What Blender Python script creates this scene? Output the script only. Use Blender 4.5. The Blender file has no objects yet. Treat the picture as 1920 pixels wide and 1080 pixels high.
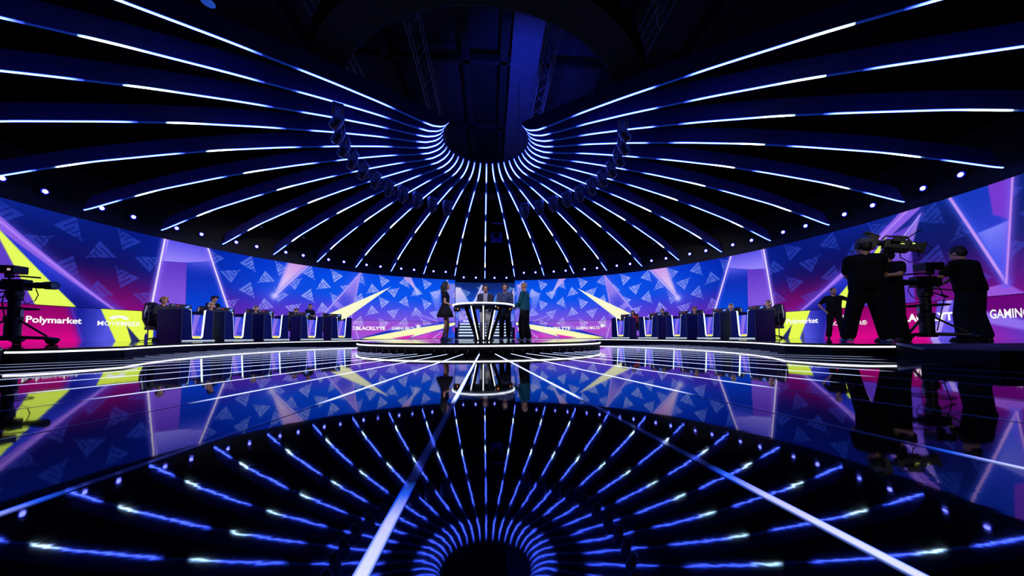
import bpy, bmesh, math, random
import numpy as np
from mathutils import Vector, Matrix
random.seed(7)
C = bpy.context.scene
COL = C.collection
PI = math.pi
sin, cos, rad = math.sin, math.cos, math.radians

# ------------------------------------------------------------------ camera, world, lights, exposure
cam_d = bpy.data.cameras.new('camera')
cam_d.sensor_width = 36.0
cam_d.lens = 599.94 / 1920 * 36
cam_d.shift_y = 59.25 / 1920
cam_d.clip_start = 0.02
cam_o = bpy.data.objects.new('camera', cam_d)
COL.objects.link(cam_o)
_r = (0.997673, -0.068081, -0.003687)
_f = (0.068180, 0.996419, 0.049998)
_u = (0.000270, -0.050133, 0.998742)
cam_o.matrix_world = Matrix(((_r[0], _u[0], -_f[0], 0.2012), (_r[1], _u[1], -_f[1], 0.0),
                             (_r[2], _u[2], -_f[2], 0.3203), (0, 0, 0, 1)))
C.camera = cam_o
C.view_settings.view_transform = 'Standard'
C.view_settings.look = 'None'
C.view_settings.gamma = 1
C.view_settings.exposure = 0.0
C.view_settings.use_curve_mapping = False
w = bpy.data.worlds.new('hall_dark'); C.world = w
w.use_nodes = True
w.node_tree.nodes['Background'].inputs[0].default_value = (0.010, 0.012, 0.05, 1)
w.node_tree.nodes['Background'].inputs[1].default_value = 0.02

Y0 = 8.842                       # centre of the round stage
DECK = 0.182                     # stage deck height


def spot_lamp(name, loc, target, power, color, size, blend=0.5, radius=0.15):
    d = bpy.data.lights.new(name, 'SPOT')
    d.energy = power; d.color = color; d.spot_size = rad(size); d.spot_blend = blend; d.shadow_soft_size = radius
    o = bpy.data.objects.new(name, d); COL.objects.link(o)
    o.location = loc
    o.rotation_euler = (Vector(target) - Vector(loc)).to_track_quat('-Z', 'Y').to_euler()
    return o


# stage lamps and added crew fills: key lights for the hosts, the two player rows, a blue wash on the roof
spot_lamp('host_key_light', (-3.0, 4.6, 5.0), (0.2, 10.0, 1.4), 950, (0.86, 0.84, 1.0), 30)
spot_lamp('host_side_light', (4.6, 5.2, 5.0), (0.5, 9.8, 1.4), 750, (0.70, 0.76, 1.0), 28)
spot_lamp('host_back_light', (0.0, 13.2, 5.3), (0.0, 9.7, 1.2), 260, (0.6, 0.66, 1.0), 34)
spot_lamp('player_key_light_left', (-5.0, 9.6, 5.0), (-10.0, 14.6, 1.5), 800, (1.0, 0.95, 0.95), 62)
spot_lamp('player_key_light_right', (5.0, 9.6, 5.0), (10.0, 14.6, 1.5), 800, (1.0, 0.95, 0.95), 62)
spot_lamp('crew_fill', (5.2, 0.6, 4.1), (8.0, 5.6, 0.8), 170, (1.0, 0.94, 0.92), 40)  # added unseen fill, lifts the crew's near sides out of black
spot_lamp('side_fill', (6.2, 6.2, 4.6), (11.6, 9.9, 1.2), 300, (1.0, 0.94, 0.92), 24)  # added unseen fill to brighten the man by the sponsor band
spot_lamp('roof_wash', (1.2, 9.6, 6.2), (1.5, 12.5, 10.5), 1500, (0.03, 0.07, 1.0), 75, 0.9)


# ------------------------------------------------------------------ materials
def lin(c):
    return tuple((x / 255 / 12.92) if x / 255 <= 0.04045 else ((x / 255 + 0.055) / 1.055) ** 2.4 for x in c)


MATS = {}


def mat(name, col, rough=0.6, metal=0.0, ior=1.5, noise=0.0, nscale=40.0, bump=0.0, emit=None, es=0.0, spec=0.5):
    """Principled material with procedural noise on colour, roughness and bump; col is sRGB 0-255."""
    if name in MATS:
        return MATS[name]
    m = bpy.data.materials.new(name); m.use_nodes = True
    nt = m.node_tree; b = nt.nodes['Principled BSDF']
    base = lin(col)
    b.inputs['Roughness'].default_value = rough
    b.inputs['Metallic'].default_value = metal
    b.inputs['IOR'].default_value = ior
    b.inputs['Specular IOR Level'].default_value = spec
    b.inputs['Base Color'].default_value = (*base, 1)
    if noise > 0 or bump > 0:
        tc = nt.nodes.new('ShaderNodeTexCoord')
        n = nt.nodes.new('ShaderNodeTexNoise'); n.inputs['Scale'].default_value = nscale
        n.inputs['Detail'].default_value = 3
        nt.links.new(tc.outputs['Object'], n.inputs['Vector'])
        if noise > 0:
            r = nt.nodes.new('ShaderNodeValToRGB')
            r.color_ramp.elements[0].position = 0.3; r.color_ramp.elements[1].position = 0.7
            r.color_ramp.elements[0].color = (*[x * (1 - noise) for x in base], 1)
            r.color_ramp.elements[1].color = (*[min(1, x * (1 + noise)) for x in base], 1)
            nt.links.new(n.outputs['Fac'], r.inputs['Fac'])
            nt.links.new(r.outputs['Color'], b.inputs['Base Color'])
        if bump > 0:
            bp = nt.nodes.new('ShaderNodeBump'); bp.inputs['Strength'].default_value = bump
            bp.inputs['Distance'].default_value = 0.01
            nt.links.new(n.outputs['Fac'], bp.inputs['Height'])
            nt.links.new(bp.outputs['Normal'], b.inputs['Normal'])
    if emit is not None:
        b.inputs['Emission Color'].default_value = (*emit, 1)
        b.inputs['Emission Strength'].default_value = es
    MATS[name] = m
    return m


def emat(name, strength=1.0, attr='Col', color=None, sample=True):
    """light-emitting material; the colour comes from the light's own colour attribute or one constant"""
    if name in MATS:
        return MATS[name]
    m = bpy.data.materials.new(name); m.use_nodes = True
    nt = m.node_tree; nt.nodes.clear()
    o = nt.nodes.new('ShaderNodeOutputMaterial'); e = nt.nodes.new('ShaderNodeEmission')
    e.inputs['Strength'].default_value = strength
    if color is None:
        a = nt.nodes.new('ShaderNodeAttribute'); a.attribute_name = attr
        nt.links.new(a.outputs['Color'], e.inputs['Color'])
    else:
        e.inputs['Color'].default_value = (*color, 1)
    nt.links.new(e.outputs[0], o.inputs[0])
    if not sample:
        m.cycles.emission_sampling = 'NONE'
    MATS[name] = m
    return m


M_floor = mat('gloss_black_floor', (9, 9, 12), 0.028, ior=1.9)
_nt = M_floor.node_tree; _b = _nt.nodes['Principled BSDF']
_b.inputs['Specular Tint'].default_value = (0.45, 0.75, 1.0, 1)
_tc = _nt.nodes.new('ShaderNodeTexCoord'); _n = _nt.nodes.new('ShaderNodeTexNoise')
_n.inputs['Scale'].default_value = 22.0; _n.inputs['Detail'].default_value = 2
_bp = _nt.nodes.new('ShaderNodeBump'); _bp.inputs['Strength'].default_value = 0.006; _bp.inputs['Distance'].default_value = 0.01
_nt.links.new(_tc.outputs['Object'], _n.inputs['Vector']); _nt.links.new(_n.outputs['Fac'], _bp.inputs['Height'])
_nt.links.new(_bp.outputs['Normal'], _b.inputs['Normal'])
M_deck = mat('gloss_black_deck', (9, 9, 13), 0.055, ior=1.7, noise=0.2, nscale=3)
M_black = mat('matt_black', (5, 5, 7), 0.8, noise=0.3, nscale=20)
M_hall = mat('hall_black', (9, 9, 16), 0.9, noise=0.3, nscale=2)
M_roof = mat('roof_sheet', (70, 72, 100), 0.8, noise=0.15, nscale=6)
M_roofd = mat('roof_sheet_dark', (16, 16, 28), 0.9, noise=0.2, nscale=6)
M_fin = mat('navy_fin', (46, 46, 122), 0.6, noise=0.1, nscale=5)
M_steel = mat('truss_steel', (110, 115, 140), 0.35, metal=0.8, noise=0.2, nscale=30)
M_lampbody = mat('lamp_body', (30, 32, 52), 0.35, noise=0.15, nscale=30)
M_glass = mat('lens_glass', (6, 6, 10), 0.05, ior=1.8)
M_desk = mat('desk_navy', (8, 24, 100), 0.55, noise=0.12, nscale=12, spec=0.2)
M_desktop = mat('desk_top_black', (14, 14, 20), 0.35, noise=0.2, nscale=12)
M_mon = mat('monitor_grey', (48, 48, 56), 0.45, noise=0.1, nscale=20)
M_white = mat('white_plastic', (215, 215, 222), 0.45, noise=0.05, nscale=20)
M_leather = mat('black_leather', (16, 16, 20), 0.42, noise=0.2, nscale=60, bump=0.2)
M_cam = mat('camera_black', (13, 13, 16), 0.45, noise=0.25, nscale=60)
M_rubber = mat('rubber_black', (12, 12, 13), 0.8, noise=0.2, nscale=60)
M_clear = mat('bottle_plastic', (170, 185, 210), 0.15, noise=0.1, nscale=20)
M_chrome = mat('grey_metal', (130, 135, 150), 0.3, metal=0.9, noise=0.1, nscale=40)
M_step = mat('step_grey', (96, 108, 130), 0.5, noise=0.1, nscale=15)
M_glasstop = mat('table_glass', (40, 60, 130), 0.08, ior=1.6)
E_white = emat('led_white', 4.0, color=(0.86, 0.88, 1.0))
E_edge = emat('led_edge', 2.6, color=(0.85, 0.85, 1.0))
E_line = mat('led_line', (4, 4, 8), 0.06, ior=1.6)
_a = E_line.node_tree.nodes.new('ShaderNodeAttribute'); _a.attribute_name = 'Col'
E_line.node_tree.links.new(_a.outputs['Color'], E_line.node_tree.nodes['Principled BSDF'].inputs['Emission Color'])
E_line.node_tree.nodes['Principled BSDF'].inputs['Emission Strength'].default_value = 1.0
E_rib = emat('led_rib', 1.0)
E_spot = emat('spot_bulb', 12.0, color=(0.14, 0.15, 1.0))
E_screen = emat('video_wall_pixels', 1.0, sample=False)
E_text = emat('video_wall_lettering', 1.0, color=(0.95, 0.95, 0.97), sample=False)
E_orange = emat('orange_indicator', 3.0, color=(1.0, 0.22, 0.03))
E_blue = emat('blue_indicator', 1.2, color=(0.12, 0.25, 1.0))
E_red = emat('red_mark', 0.8, color=(0.9, 0.05, 0.08))
E_panel = emat('monitor_picture', 1.6, color=(0.85, 0.9, 1.0))


# ------------------------------------------------------------------ mesh builder
class MB:
    def __init__(s):
        s.v = []; s.f = []

    def add(s, vs, fs):
        n = len(s.v); s.v += [tuple(v) for v in vs]; s.f += [tuple(i + n for i in f) for f in fs]
        return s

    def box(s, c, d, M=None):
        x, y, z = d[0] / 2, d[1] / 2, d[2] / 2
        vs = [Vector((i * x, j * y, k * z)) for k in (-1, 1) for j in (-1, 1) for i in (-1, 1)]
        if M is not None:
            vs = [M @ v for v in vs]
        vs = [v + Vector(c) for v in vs]
        return s.add(vs, [(0, 2, 3, 1), (4, 5, 7, 6), (0, 1, 5, 4), (2, 6, 7, 3), (0, 4, 6, 2), (1, 3, 7, 5)])

    def cyl(s, p, q, r1, r2=None, n=12, caps=True):
        p = Vector(p); q = Vector(q); r2 = r1 if r2 is None else r2
        d = (q - p).normalized(); a = d.orthogonal().normalized(); b = d.cross(a)
        vs = []
        for c, r in ((p, r1), (q, r2)):
            vs += [c + (a * cos(2 * PI * i / n) + b * sin(2 * PI * i / n)) * r for i in range(n)]
        fs = [(i, (i + 1) % n, n + (i + 1) % n, n + i) for i in range(n)]
        if caps:
            fs += [tuple(range(n))[::-1], tuple(range(n, 2 * n))]
        return s.add(vs, fs)

    def cap(s, p, q, r1, r2=None, n=12, m=4):
        """tapered capsule"""
        p = Vector(p); q = Vector(q); r2 = r1 if r2 is None else r2
        d = q - p
        d = d.normalized() if d.length > 1e-6 else Vector((0, 0, 1))
        a = d.orthogonal().normalized(); b = d.cross(a)
        rings = [(p - d * r1 * cos(PI / 2 * j / m), r1 * sin(PI / 2 * j / m)) for j in range(1, m + 1)]
        rings += [(q + d * r2 * sin(PI / 2 * j / m), r2 * cos(PI / 2 * j / m)) for j in range(m)]
        vs = [p - d * r1]
        for c, r in rings:
            vs += [c + (a * cos(2 * PI * i / n) + b * sin(2 * PI * i / n)) * r for i in range(n)]
        vs.append(q + d * r2)
        fs = [(0, 1 + (i + 1) % n, 1 + i) for i in range(n)]
        for k in range(len(rings) - 1):
            o = 1 + k * n
            fs += [(o + i, o + (i + 1) % n, o + n + (i + 1) % n, o + n + i) for i in range(n)]
        o = 1 + (len(rings) - 1) * n
        fs += [(o + i, o + (i + 1) % n, len(vs) - 1) for i in range(n)]
        return s.add(vs, fs)

    def ell(s, c, r, M=None, n=14, m=8):
        vs = [Vector((0, 0, -r[2]))]
        for j in range(1, m):
            t = -PI / 2 + PI * j / m
            vs += [Vector((r[0] * cos(t) * cos(2 * PI * i / n), r[1] * cos(t) * sin(2 * PI * i / n), r[2] * sin(t))) for i in range(n)]
        vs.append(Vector((0, 0, r[2])))
        if M is not None:
            vs = [M @ v for v in vs]
        vs = [v + Vector(c) for v in vs]
        fs = [(0, 1 + (i + 1) % n, 1 + i) for i in range(n)]
        for k in range(m - 2):
            o = 1 + k * n
            fs += [(o + i, o + (i + 1) % n, o + n + (i + 1) % n, o + n + i) for i in range(n)]
        o = 1 + (m - 2) * n
        fs += [(o + i, o + (i + 1) % n, len(vs) - 1) for i in range(n)]
        return s.add(vs, fs)

    def loft(s, rings, n=20):
        """closed tube through rings of (centre, x axis, y axis)"""
        vs = []
        for c, ax, ay in rings:
            vs += [c + ax * cos(2 * PI * i / n) + ay * sin(2 * PI * i / n) for i in range(n)]
        fs = []
        for k in range(len(rings) - 1):
            o = k * n
            fs += [(o + i, o + (i + 1) % n, o + n + (i + 1) % n, o + n + i) for i in range(n)]
        fs += [tuple(range(n))[::-1], tuple(range((len(rings) - 1) * n, len(rings) * n))]
        return s.add(vs, fs)

    def prism(s, pts, z0, z1):
        n = len(pts)
        a = sum(pts[i][0] * pts[(i + 1) % n][1] - pts[(i + 1) % n][0] * pts[i][1] for i in range(n))
        if a < 0:
            pts = pts[::-1]
        vs = [(p[0], p[1], z0) for p in pts] + [(p[0], p[1], z1) for p in pts]
        fs = [tuple(range(n))[::-1], tuple(range(n, 2 * n))] + [(i, (i + 1) % n, n + (i + 1) % n, n + i) for i in range(n)]
        return s.add(vs, fs)

    def tube(s, pts, r, n=6, closed=False):
        pts = [Vector(p) for p in pts]; N = len(pts); vs = []; prev = None
        for i, p in enumerate(pts):
            d = (pts[min(i + 1, N - 1)] - pts[max(i - 1, 0)])
            if closed:
                d = pts[(i + 1) % N] - pts[i - 1]
            d.normalize()
            a = prev - d * prev.dot(d) if prev is not None else d.orthogonal()
            if a.length < 1e-5:
                a = d.orthogonal()
            a.normalize(); prev = a; b = d.cross(a)
            vs += [p + (a * cos(2 * PI * k / n) + b * sin(2 * PI * k / n)) * r for k in range(n)]
        fs = []
        for i in range(N if closed else N - 1):
            o, o2 = i * n, ((i + 1) % N) * n
            fs += [(o + k, o + (k + 1) % n, o2 + (k + 1) % n, o2 + k) for k in range(n)]
        if not closed:
            fs += [tuple(range(n))[::-1], tuple(range((N - 1) * n, N * n))]
        return s.add(vs, fs)

    def lathe(s, prof, c=(0, 0, 0), n=24, close=False):
        vs = []
        for r, z in prof:
            vs += [(c[0] + r * cos(2 * PI * i / n), c[1] + r * sin(2 * PI * i / n), c[2] + z) for i in range(n)]
        fs = []
        K = len(prof)
        for k in range(K if close else K - 1):
            o, o2 = k * n, ((k + 1) % K) * n
            fs += [(o + i, o + (i + 1) % n, o2 + (i + 1) % n, o2 + i) for i in range(n)]
        if not close:
            fs += [tuple(range(n))[::-1], tuple(range((K - 1) * n, K * n))]
        return s.add(vs, fs)

    def xf(s, M):
        s.v = [tuple(M @ Vector(v)) for v in s.v]
        return s

    def mesh(s, name, org=(0, 0, 0)):
        me = bpy.data.meshes.new(name)
        me.from_pydata([(v[0] - org[0], v[1] - org[1], v[2] - org[2]) for v in s.v], [], s.f)
        me.update()
        return me

    def build(s, name, m, parent=None, smooth=None, bevel=0, org=(0, 0, 0), loc=None, normals=True):
        me = s.mesh(name, org)
        if normals or bevel:
            bm = bmesh.new(); bm.from_mesh(me)
            bmesh.ops.recalc_face_normals(bm, faces=bm.faces)
            if bevel:
                es = [e for e in bm.edges if len(e.link_faces) == 2 and e.calc_face_angle(0) > 0.6]
                bmesh.ops.bevel(bm, geom=es, offset=bevel, segments=2, profile=0.7, affect='EDGES')
            bm.to_mesh(me); bm.free()
        if smooth:
            me.shade_smooth()
            if smooth < 3:
                me.set_sharp_from_angle(angle=smooth)
        return link(name, me, m, parent, loc)


def link(name, me, m, parent=None, loc=None):
    if m is not None and not me.materials:
        me.materials.append(m)
    o = bpy.data.objects.new(name, me); COL.objects.link(o)
    if parent is not None:
        o.parent = parent
    if loc is not None:
        o.location = loc
    return o


def tag(o, label=None, cat=None, group=None, kind=None):
    if label: o['label'] = label
    if cat: o['category'] = cat
    if group: o['group'] = group
    if kind: o['kind'] = kind
    return o


def thing(name, label, cat, loc=(0, 0, 0), rz=0.0, group=None, sc=1.0):
    o = bpy.data.objects.new(name, None); COL.objects.link(o)
    o.empty_display_size = 0.2
    o.location = loc; o.rotation_euler = (0, 0, rz); o.scale = (sc, sc, sc)
    return tag(o, label, cat, group)


def dup(root, loc, rz, label, group=None):
    r = root.copy(); COL.objects.link(r)
    r.location = loc; r.rotation_euler = (0, 0, rz); r['label'] = label
    if group: r['group'] = group
    for ch in list(root.children):
        c = ch.copy(); COL.objects.link(c); c.parent = r
        for g in list(ch.children):
            d = g.copy(); COL.objects.link(d); d.parent = c
    return r


def pol(deg, r, z=0.0):
    a = rad(deg)
    return Vector((r * sin(a), Y0 + r * cos(a), z))


def face_out(deg):
    """rotation so that local +y points away from the stage centre"""
    return -rad(deg)


ORD = ['first', 'second', 'third', 'fourth', 'fifth', 'sixth', 'seventh', 'eighth', 'ninth', 'tenth', 'eleventh',
       'twelfth', 'thirteenth', 'fourteenth', 'fifteenth']


def colour_attr(me, cols, name='Col'):
    a = me.color_attributes.new(name, 'FLOAT_COLOR', 'POINT')
    arr = np.ones((len(me.vertices), 4), dtype=np.float32)
    arr[:, :3] = cols
    a.data.foreach_set('color', arr.ravel())


# ------------------------------------------------------------------ setting: hall, floor, deck, platform
floor = MB().prism([(-26, -8), (26, -8), (26, 34), (-26, 34)], -0.2, 0.0).build('floor', M_floor)
tag(floor, kind='structure')
for nm, c, d in (('wall_back', (0, 34.1, 6), (52, 0.2, 12.4)), ('wall_left', (-26.1, 13, 6), (0.2, 42, 12.4)),
                 ('wall_right', (26.1, 13, 6), (0.2, 42, 12.4)), ('wall_front', (0, -8.1, 6), (52, 0.2, 12.4))):
    tag(MB().box(c, d).build(nm, M_hall), kind='structure')
ceil = MB().box((0, 13, 11.3), (52, 42, 0.2)).build('ceiling', M_roofd)
tag(ceil, kind='structure')
roofm = MB()
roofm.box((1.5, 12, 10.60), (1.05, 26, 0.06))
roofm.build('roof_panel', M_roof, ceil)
bm_ = MB()
for x in (-6.5, -3.6, -0.7, 0.72, 2.3, 5.0, 7.6):
    bm_.box((x, 12, 10.85), (0.28, 40, 0.5))
bm_.build('roof_beam', M_roofd, ceil)
pm_ = MB()
for y in (5.2, 8.2, 11.6, 15.4, 20):
    pm_.box((0, y, 10.72), (30, 0.16, 0.24))
pm_.build('purlin', M_roofd, ceil)
spm = MB()
for x0, x1 in ((-6.3, -3.8), (-3.4, -0.9), (2.5, 4.8), (5.2, 7.4)):
    spm.box(((x0 + x1) / 2, 12, 11.1), (x1 - x0, 30, 0.06))
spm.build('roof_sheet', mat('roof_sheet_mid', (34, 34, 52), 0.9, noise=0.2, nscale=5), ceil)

# inlaid floor lights: radial, 5 degrees apart, brighter near the stage and near the lens, dim between
lines_n = 0
for k in range(-20, 21):
    a = 180 + 5 * k - 0.2
    segs = [3.22, 3.6, 4.5, 5.6, 6.4, 6.9, 7.15, 7.3, 7.95, 8.11, 8.17, 8.26, 8.4, 9.4, 10.4, 12]
    r1 = segs[-1]
    if abs(k) > 10:
        r1 = 6.3
    elif abs(k) > 6:
        r1 = 9.4
    vs = []; cs = []; fs = []
    for i, r in enumerate([q for q in segs if q <= r1] + ([r1] if r1 not in segs else [])):
        a_ = rad(a); d = Vector((sin(a_), cos(a_), 0)); t = Vector((cos(a_), -sin(a_), 0))
        if r < 7.2: c = np.array((0.62, 0.68, 1.0)) * (2.6 if r < 6 else 1.8)
        elif r < 8.12: c = np.array((0.003, 0.006, 0.05))
        elif r < 8.22: c = np.array((0.02, 0.12, 0.9))
        else: c = np.array((0.60, 0.62, 1.0)) * (1.25 if r > 8.35 else 0.9)
        for s_, e_ in ((-0.012, 0), (-0.0065, 1), (0.0065, 1), (0.012, 0)):
            vs.append(Vector((0, Y0, 0.0015)) + d * r + t * s_)
            cs.append(c if e_ else c * np.array((0.06, 0.22, 0.9)))
        if i:
            o = 4 * i
            fs += [(o - 4 + j, o - 3 + j, o + 1 + j, o + j) for j in range(3)]
    me = bpy.data.meshes.new('light_line'); me.from_pydata(vs, [], fs); me.update()
    colour_attr(me, np.array(cs))
    link('light_line', me, E_line, floor)

# main deck: a horseshoe round the open floor
RI = 6.42
inner = [(-5.62, 4.27), (-5.45, 4.31), (-5.33, 4.50)] + [tuple(pol(a, RI)[:2]) for a in np.linspace(-124, 124, 90)] + [(5.36, 4.50), (5.62, 4.30), (6.05, 4.26)]
outer = [tuple(pol(a, 14.6)[:2]) for a in np.linspace(108, -108, 60)]
deck = MB().prism(inner + [(14.2, 4.1)] + outer + [(-14.2, 4.1)], 0.0, DECK).build('stage_deck', M_deck)
tag(deck, kind='structure')


def edge_strip(path, z0, z1, out):
    """light strip along a path, a thin box section standing proud of the fascia by out"""
    mb = MB(); P = [Vector((p[0], p[1], 0)) for p in path]; vs = []; N = len(P)
    for i, p in enumerate(P):
        t = (P[min(i + 1, N - 1)] - P[max(i - 1, 0)]).normalized(); n = Vector((t.y, -t.x, 0))
        for o_, z in ((0.0, z0), (out, z0), (out, z1), (0.0, z1)):
            vs.append(p + n * o_ + Vector((0, 0, z)))
    fs = []
    for i in range(N - 1):
        o = 4 * i
        fs += [(o + j, o + (j + 1) % 4, o + 4 + (j + 1) % 4, o + 4 + j) for j in range(4)]
    fs += [(3, 2, 1, 0), tuple(4 * (N - 1) + j for j in range(4))]
    return mb.add(vs, fs)


edge_strip(inner, 0.001, 0.128, 0.004).build('fascia', M_black, deck)
edge_strip(inner, 0.128, 0.150, 0.010).build('edge_light', E_edge, deck)
# centre platform in front of the deck
PR = 3.1
plat = MB().prism([tuple(pol(a, PR)[:2]) for a in np.linspace(-180, 180, 97)[:-1]], 0.0, DECK + 0.004)
platform = plat.build('round_platform', M_deck)
tag(platform, kind='structure')
edge_strip([tuple(pol(a, PR + 0.02)[:2]) for a in np.linspace(-262, -98, 90)], 0.125, 0.150, 0.05).build('edge_light', E_edge, platform)
edge_strip([tuple(pol(a, PR)[:2]) for a in np.linspace(-262, -98, 90)], 0.158, 0.186, 0.07).build('nosing', M_deck, platform)

edge_strip([tuple(pol(a, PR)[:2]) for a in np.linspace(-262, -98, 90)], 0.001, 0.125, 0.006).build('fascia', M_black, platform)

# ramps from the deck down to the floor at both ends of the horseshoe
for s, nm in ((-1, 'left'), (1, 'right')):
    mb = MB()
    x0, x1 = (6.06 if s > 0 else -5.63), s * 10.5
    vs = [(x0, 4.255, 0), (x1, 4.1, 0), (x1, 4.1, DECK), (x0, 4.255, DECK), (x0 + s * 0.22, 3.72, 0.0), (x1, 3.5, 0.0)]
    mb.add(vs, [(0, 1, 2, 3), (3, 2, 5, 4), (0, 3, 4), (1, 5, 2), (0, 4, 5, 1)])
    rp = mb.build('access_ramp', mat('ramp_dark', (18, 24, 52), 0.45, noise=0.2, nscale=8)); tag(rp, kind='structure')
    MB().tube([(x0, 4.25, DECK + 0.006), (x0 + s * 0.22, 3.72, 0.006)], 0.018).build('edge_trim', mat('trim_pale', (190, 196, 214), 0.5, noise=0.1), rp)
st = thing('step_block', 'low black step block on the glossy floor at the far right edge', 'step', (5.6, 2.9, 0))
MB().box((0, 0, 0.08), (1.5, 0.55, 0.145)).build('block', M_black, st, bevel=0.01)
MB().box((0, 0, 0.158), (1.46, 0.51, 0.008)).build('tread', M_rubber, st)

# ------------------------------------------------------------------ video walls
RS = 12.88; SPLIT = 1.262; TOP = 4.07; T0 = -0.6


def sstep(a, b, x):
    t = np.clip((x - a) / (b - a), 0, 1)
    return t * t * (3 - 2 * t)


class Paint:
    """composes the picture shown on a video wall at every LED cell (A = degrees from the axis, Z = height)"""

    def __init__(s, A, Z, kx):
        s.A = A; s.Z = Z; s.k = kx; s.c = np.zeros(A.shape + (3,))

    def over(s, col, al):
        col = np.array(col, dtype=float) / 255 if not isinstance(col, np.ndarray) else col
        s.c = s.c * (1 - al[..., None]) + col * al[..., None]

    def add(s, col, al):
        s.c = s.c + np.array(col) / 255 * al[..., None]

    def inside(s, pts):
        P = [(p[0] * s.k, p[1]) for p in pts]; n = len(P)
        ar = sum(P[i][0] * P[(i + 1) % n][1] - P[(i + 1) % n][0] * P[i][1] for i in range(n))
        if ar < 0: P = P[::-1]
        d = np.full(s.A.shape, 1e9)
        for i in range(n):
            (x0, y0), (x1, y1) = P[i], P[(i + 1) % n]
            L = math.hypot(x1 - x0, y1 - y0) + 1e-9
            d = np.minimum(d, ((x1 - x0) * (s.Z - y0) - (y1 - y0) * (s.A * s.k - x0)) / L)
        return d

    def poly(s, pts, col, al=1.0, soft=0.018):
        m = sstep(-soft, soft, s.inside(pts)) * al
        s.over(col, m)

    def grad(s, pts, c0, c1, p0, p1, al0=1.0, al1=1.0, soft=0.018):
        """polygon with a gradient from c0 at p0 to c1 at p1"""
        m = sstep(-soft, soft, s.inside(pts))
        dx, dz = (p1[0] - p0[0]) * s.k, p1[1] - p0[1]
        t = np.clip((((s.A - p0[0]) * s.k) * dx + (s.Z - p0[1]) * dz) / (dx * dx + dz * dz), 0, 1)
        col = (np.array(c0)[None, None] * (1 - t[..., None]) + np.array(c1)[None, None] * t[..., None]) / 255
        s.over(col, m * (al0 * (1 - t) + al1 * t))

    def line(s, p, q, w0, w1, col, glow=0.0, gcol=None, gal=0.5):
        px, pz, qx, qz = p[0] * s.k, p[1], q[0] * s.k, q[1]
        dx, dz = qx - px, qz - pz; L2 = dx * dx + dz * dz
        t = np.clip(((s.A * s.k - px) * dx + (s.Z - pz) * dz) / L2, 0, 1)
        d = np.hypot(s.A * s.k - px - t * dx, s.Z - pz - t * dz)
        wd = w0 * (1 - t) + w1 * t
        if glow:
            s.over(gcol or col, np.exp(-(d / glow) ** 2) * gal)
        s.over(col, 1 - sstep(wd * 0.5 - 0.012, wd * 0.5 + 0.012, d))


LOGO = []                        # strokes of the triangular mark, in (s, t) of its own triangle


def logo_mask(P, ca, cz, quarter, size=0.345):
    """triangular striped mark; quarter turns of 90 degrees"""
    x = (P.A - ca) * P.k / size; z = (P.Z - cz) / size
    for _ in range(quarter % 4):
        x, z = z, -x
    # corners: T (-.1,.85) R (1,-.35) L (-.95,-.85)
    T = np.array((-0.10, 0.85)); R_ = np.array((1.0, -0.35)); L_ = np.array((-0.95, -0.85))
    e1, e2 = T - L_, R_ - L_
    det = e1[0] * e2[1] - e1[1] * e2[0]
    u = ((x - L_[0]) * e2[1] - (z - L_[1]) * e2[0]) / det
    v = (e1[0] * (z - L_[1]) - e1[1] * (x - L_[0])) / det
    s_ = u + v
    t_ = np.where(s_ > 1e-6, v / np.maximum(s_, 1e-6), 0)
    m = np.zeros(P.A.shape)
    w = 0.022
    for a0, a1, b0, b1 in ((.84, 1, -.1, 1.1), (.62, .9, -.1, .22), (.62, .775, -.1, 1.1), (.42, .7, .76, 1.1), (.42, .56, .26, 1.1),
                           (.26, .56, -.1, .18), (.20, .36, -.1, .42), (.18, .36, .56, 1.1), (-.1, .13, -.1, 1.1)):
        k = sstep(a0 - w, a0 + w, s_) * (1 - sstep(a1 - w, a1 + w, s_)) * sstep(b0 - w, b0 + w, t_) * (1 - sstep(b1 - w, b1 + w, t_))
        m = np.maximum(m, k)
    return m * ((u > -0.05) & (v > -0.05))


def logos(P, sign, A0, period, n, fade):
    """lattice of marks; P.A is the signed angle here"""
    rowz = {'A': (3.70, 2.38, 1.08), 'B': (3.18, 1.87), 'C': (3.03, 1.71), 'D': (3.73, 2.50, 1.16)}
    off = {'A': 0.0, 'C': 2.4, 'D': 5.3, 'B': 8.7}
    turn = {'B': 0, 'A': 3, 'C': 2, 'D': 1}
    lo, hi = P.A.min() - 2, P.A.max() + 2
    tot = np.zeros(P.A.shape)
    for i in range(-n, n):
        for kx in 'ABCD':
            ca = A0 + period * i + off[kx]
            if not lo < ca < hi: continue
            cols = (np.abs(P.A[0, :] - ca) < 2.4)
            if not cols.any(): continue
            j0, j1 = np.argmax(cols), len(cols) - np.argmax(cols[::-1])
            for cz in rowz[kx]:
                sub = Paint.__new__(Paint); sub.A = P.A[:, j0:j1]; sub.Z = P.Z[:, j0:j1]; sub.k = P.k
                tot[:, j0:j1] = np.maximum(tot[:, j0:j1], logo_mask(sub, ca, cz, turn[kx]))
    return tot


def interp2(a, z, ak, rows):
    """bilinear colour table: ak angles, rows = [(height, [rgb per angle])]"""
    out = []
    cols = [np.stack([np.interp(a, ak, [c[i] for c in r[1]]) for i in range(3)], -1) for r in rows]
    res = cols[0]
    for (z0, _), (z1, _), c0, c1 in zip(rows[:-1], rows[1:], cols[:-1], cols[1:]):
        t = np.clip((z - z0) / (z1 - z0), 0, 1)[..., None]
        res = np.where((z >= z0)[..., None], c0 * (1 - t) + c1 * t, res)
    return res / 255


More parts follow.
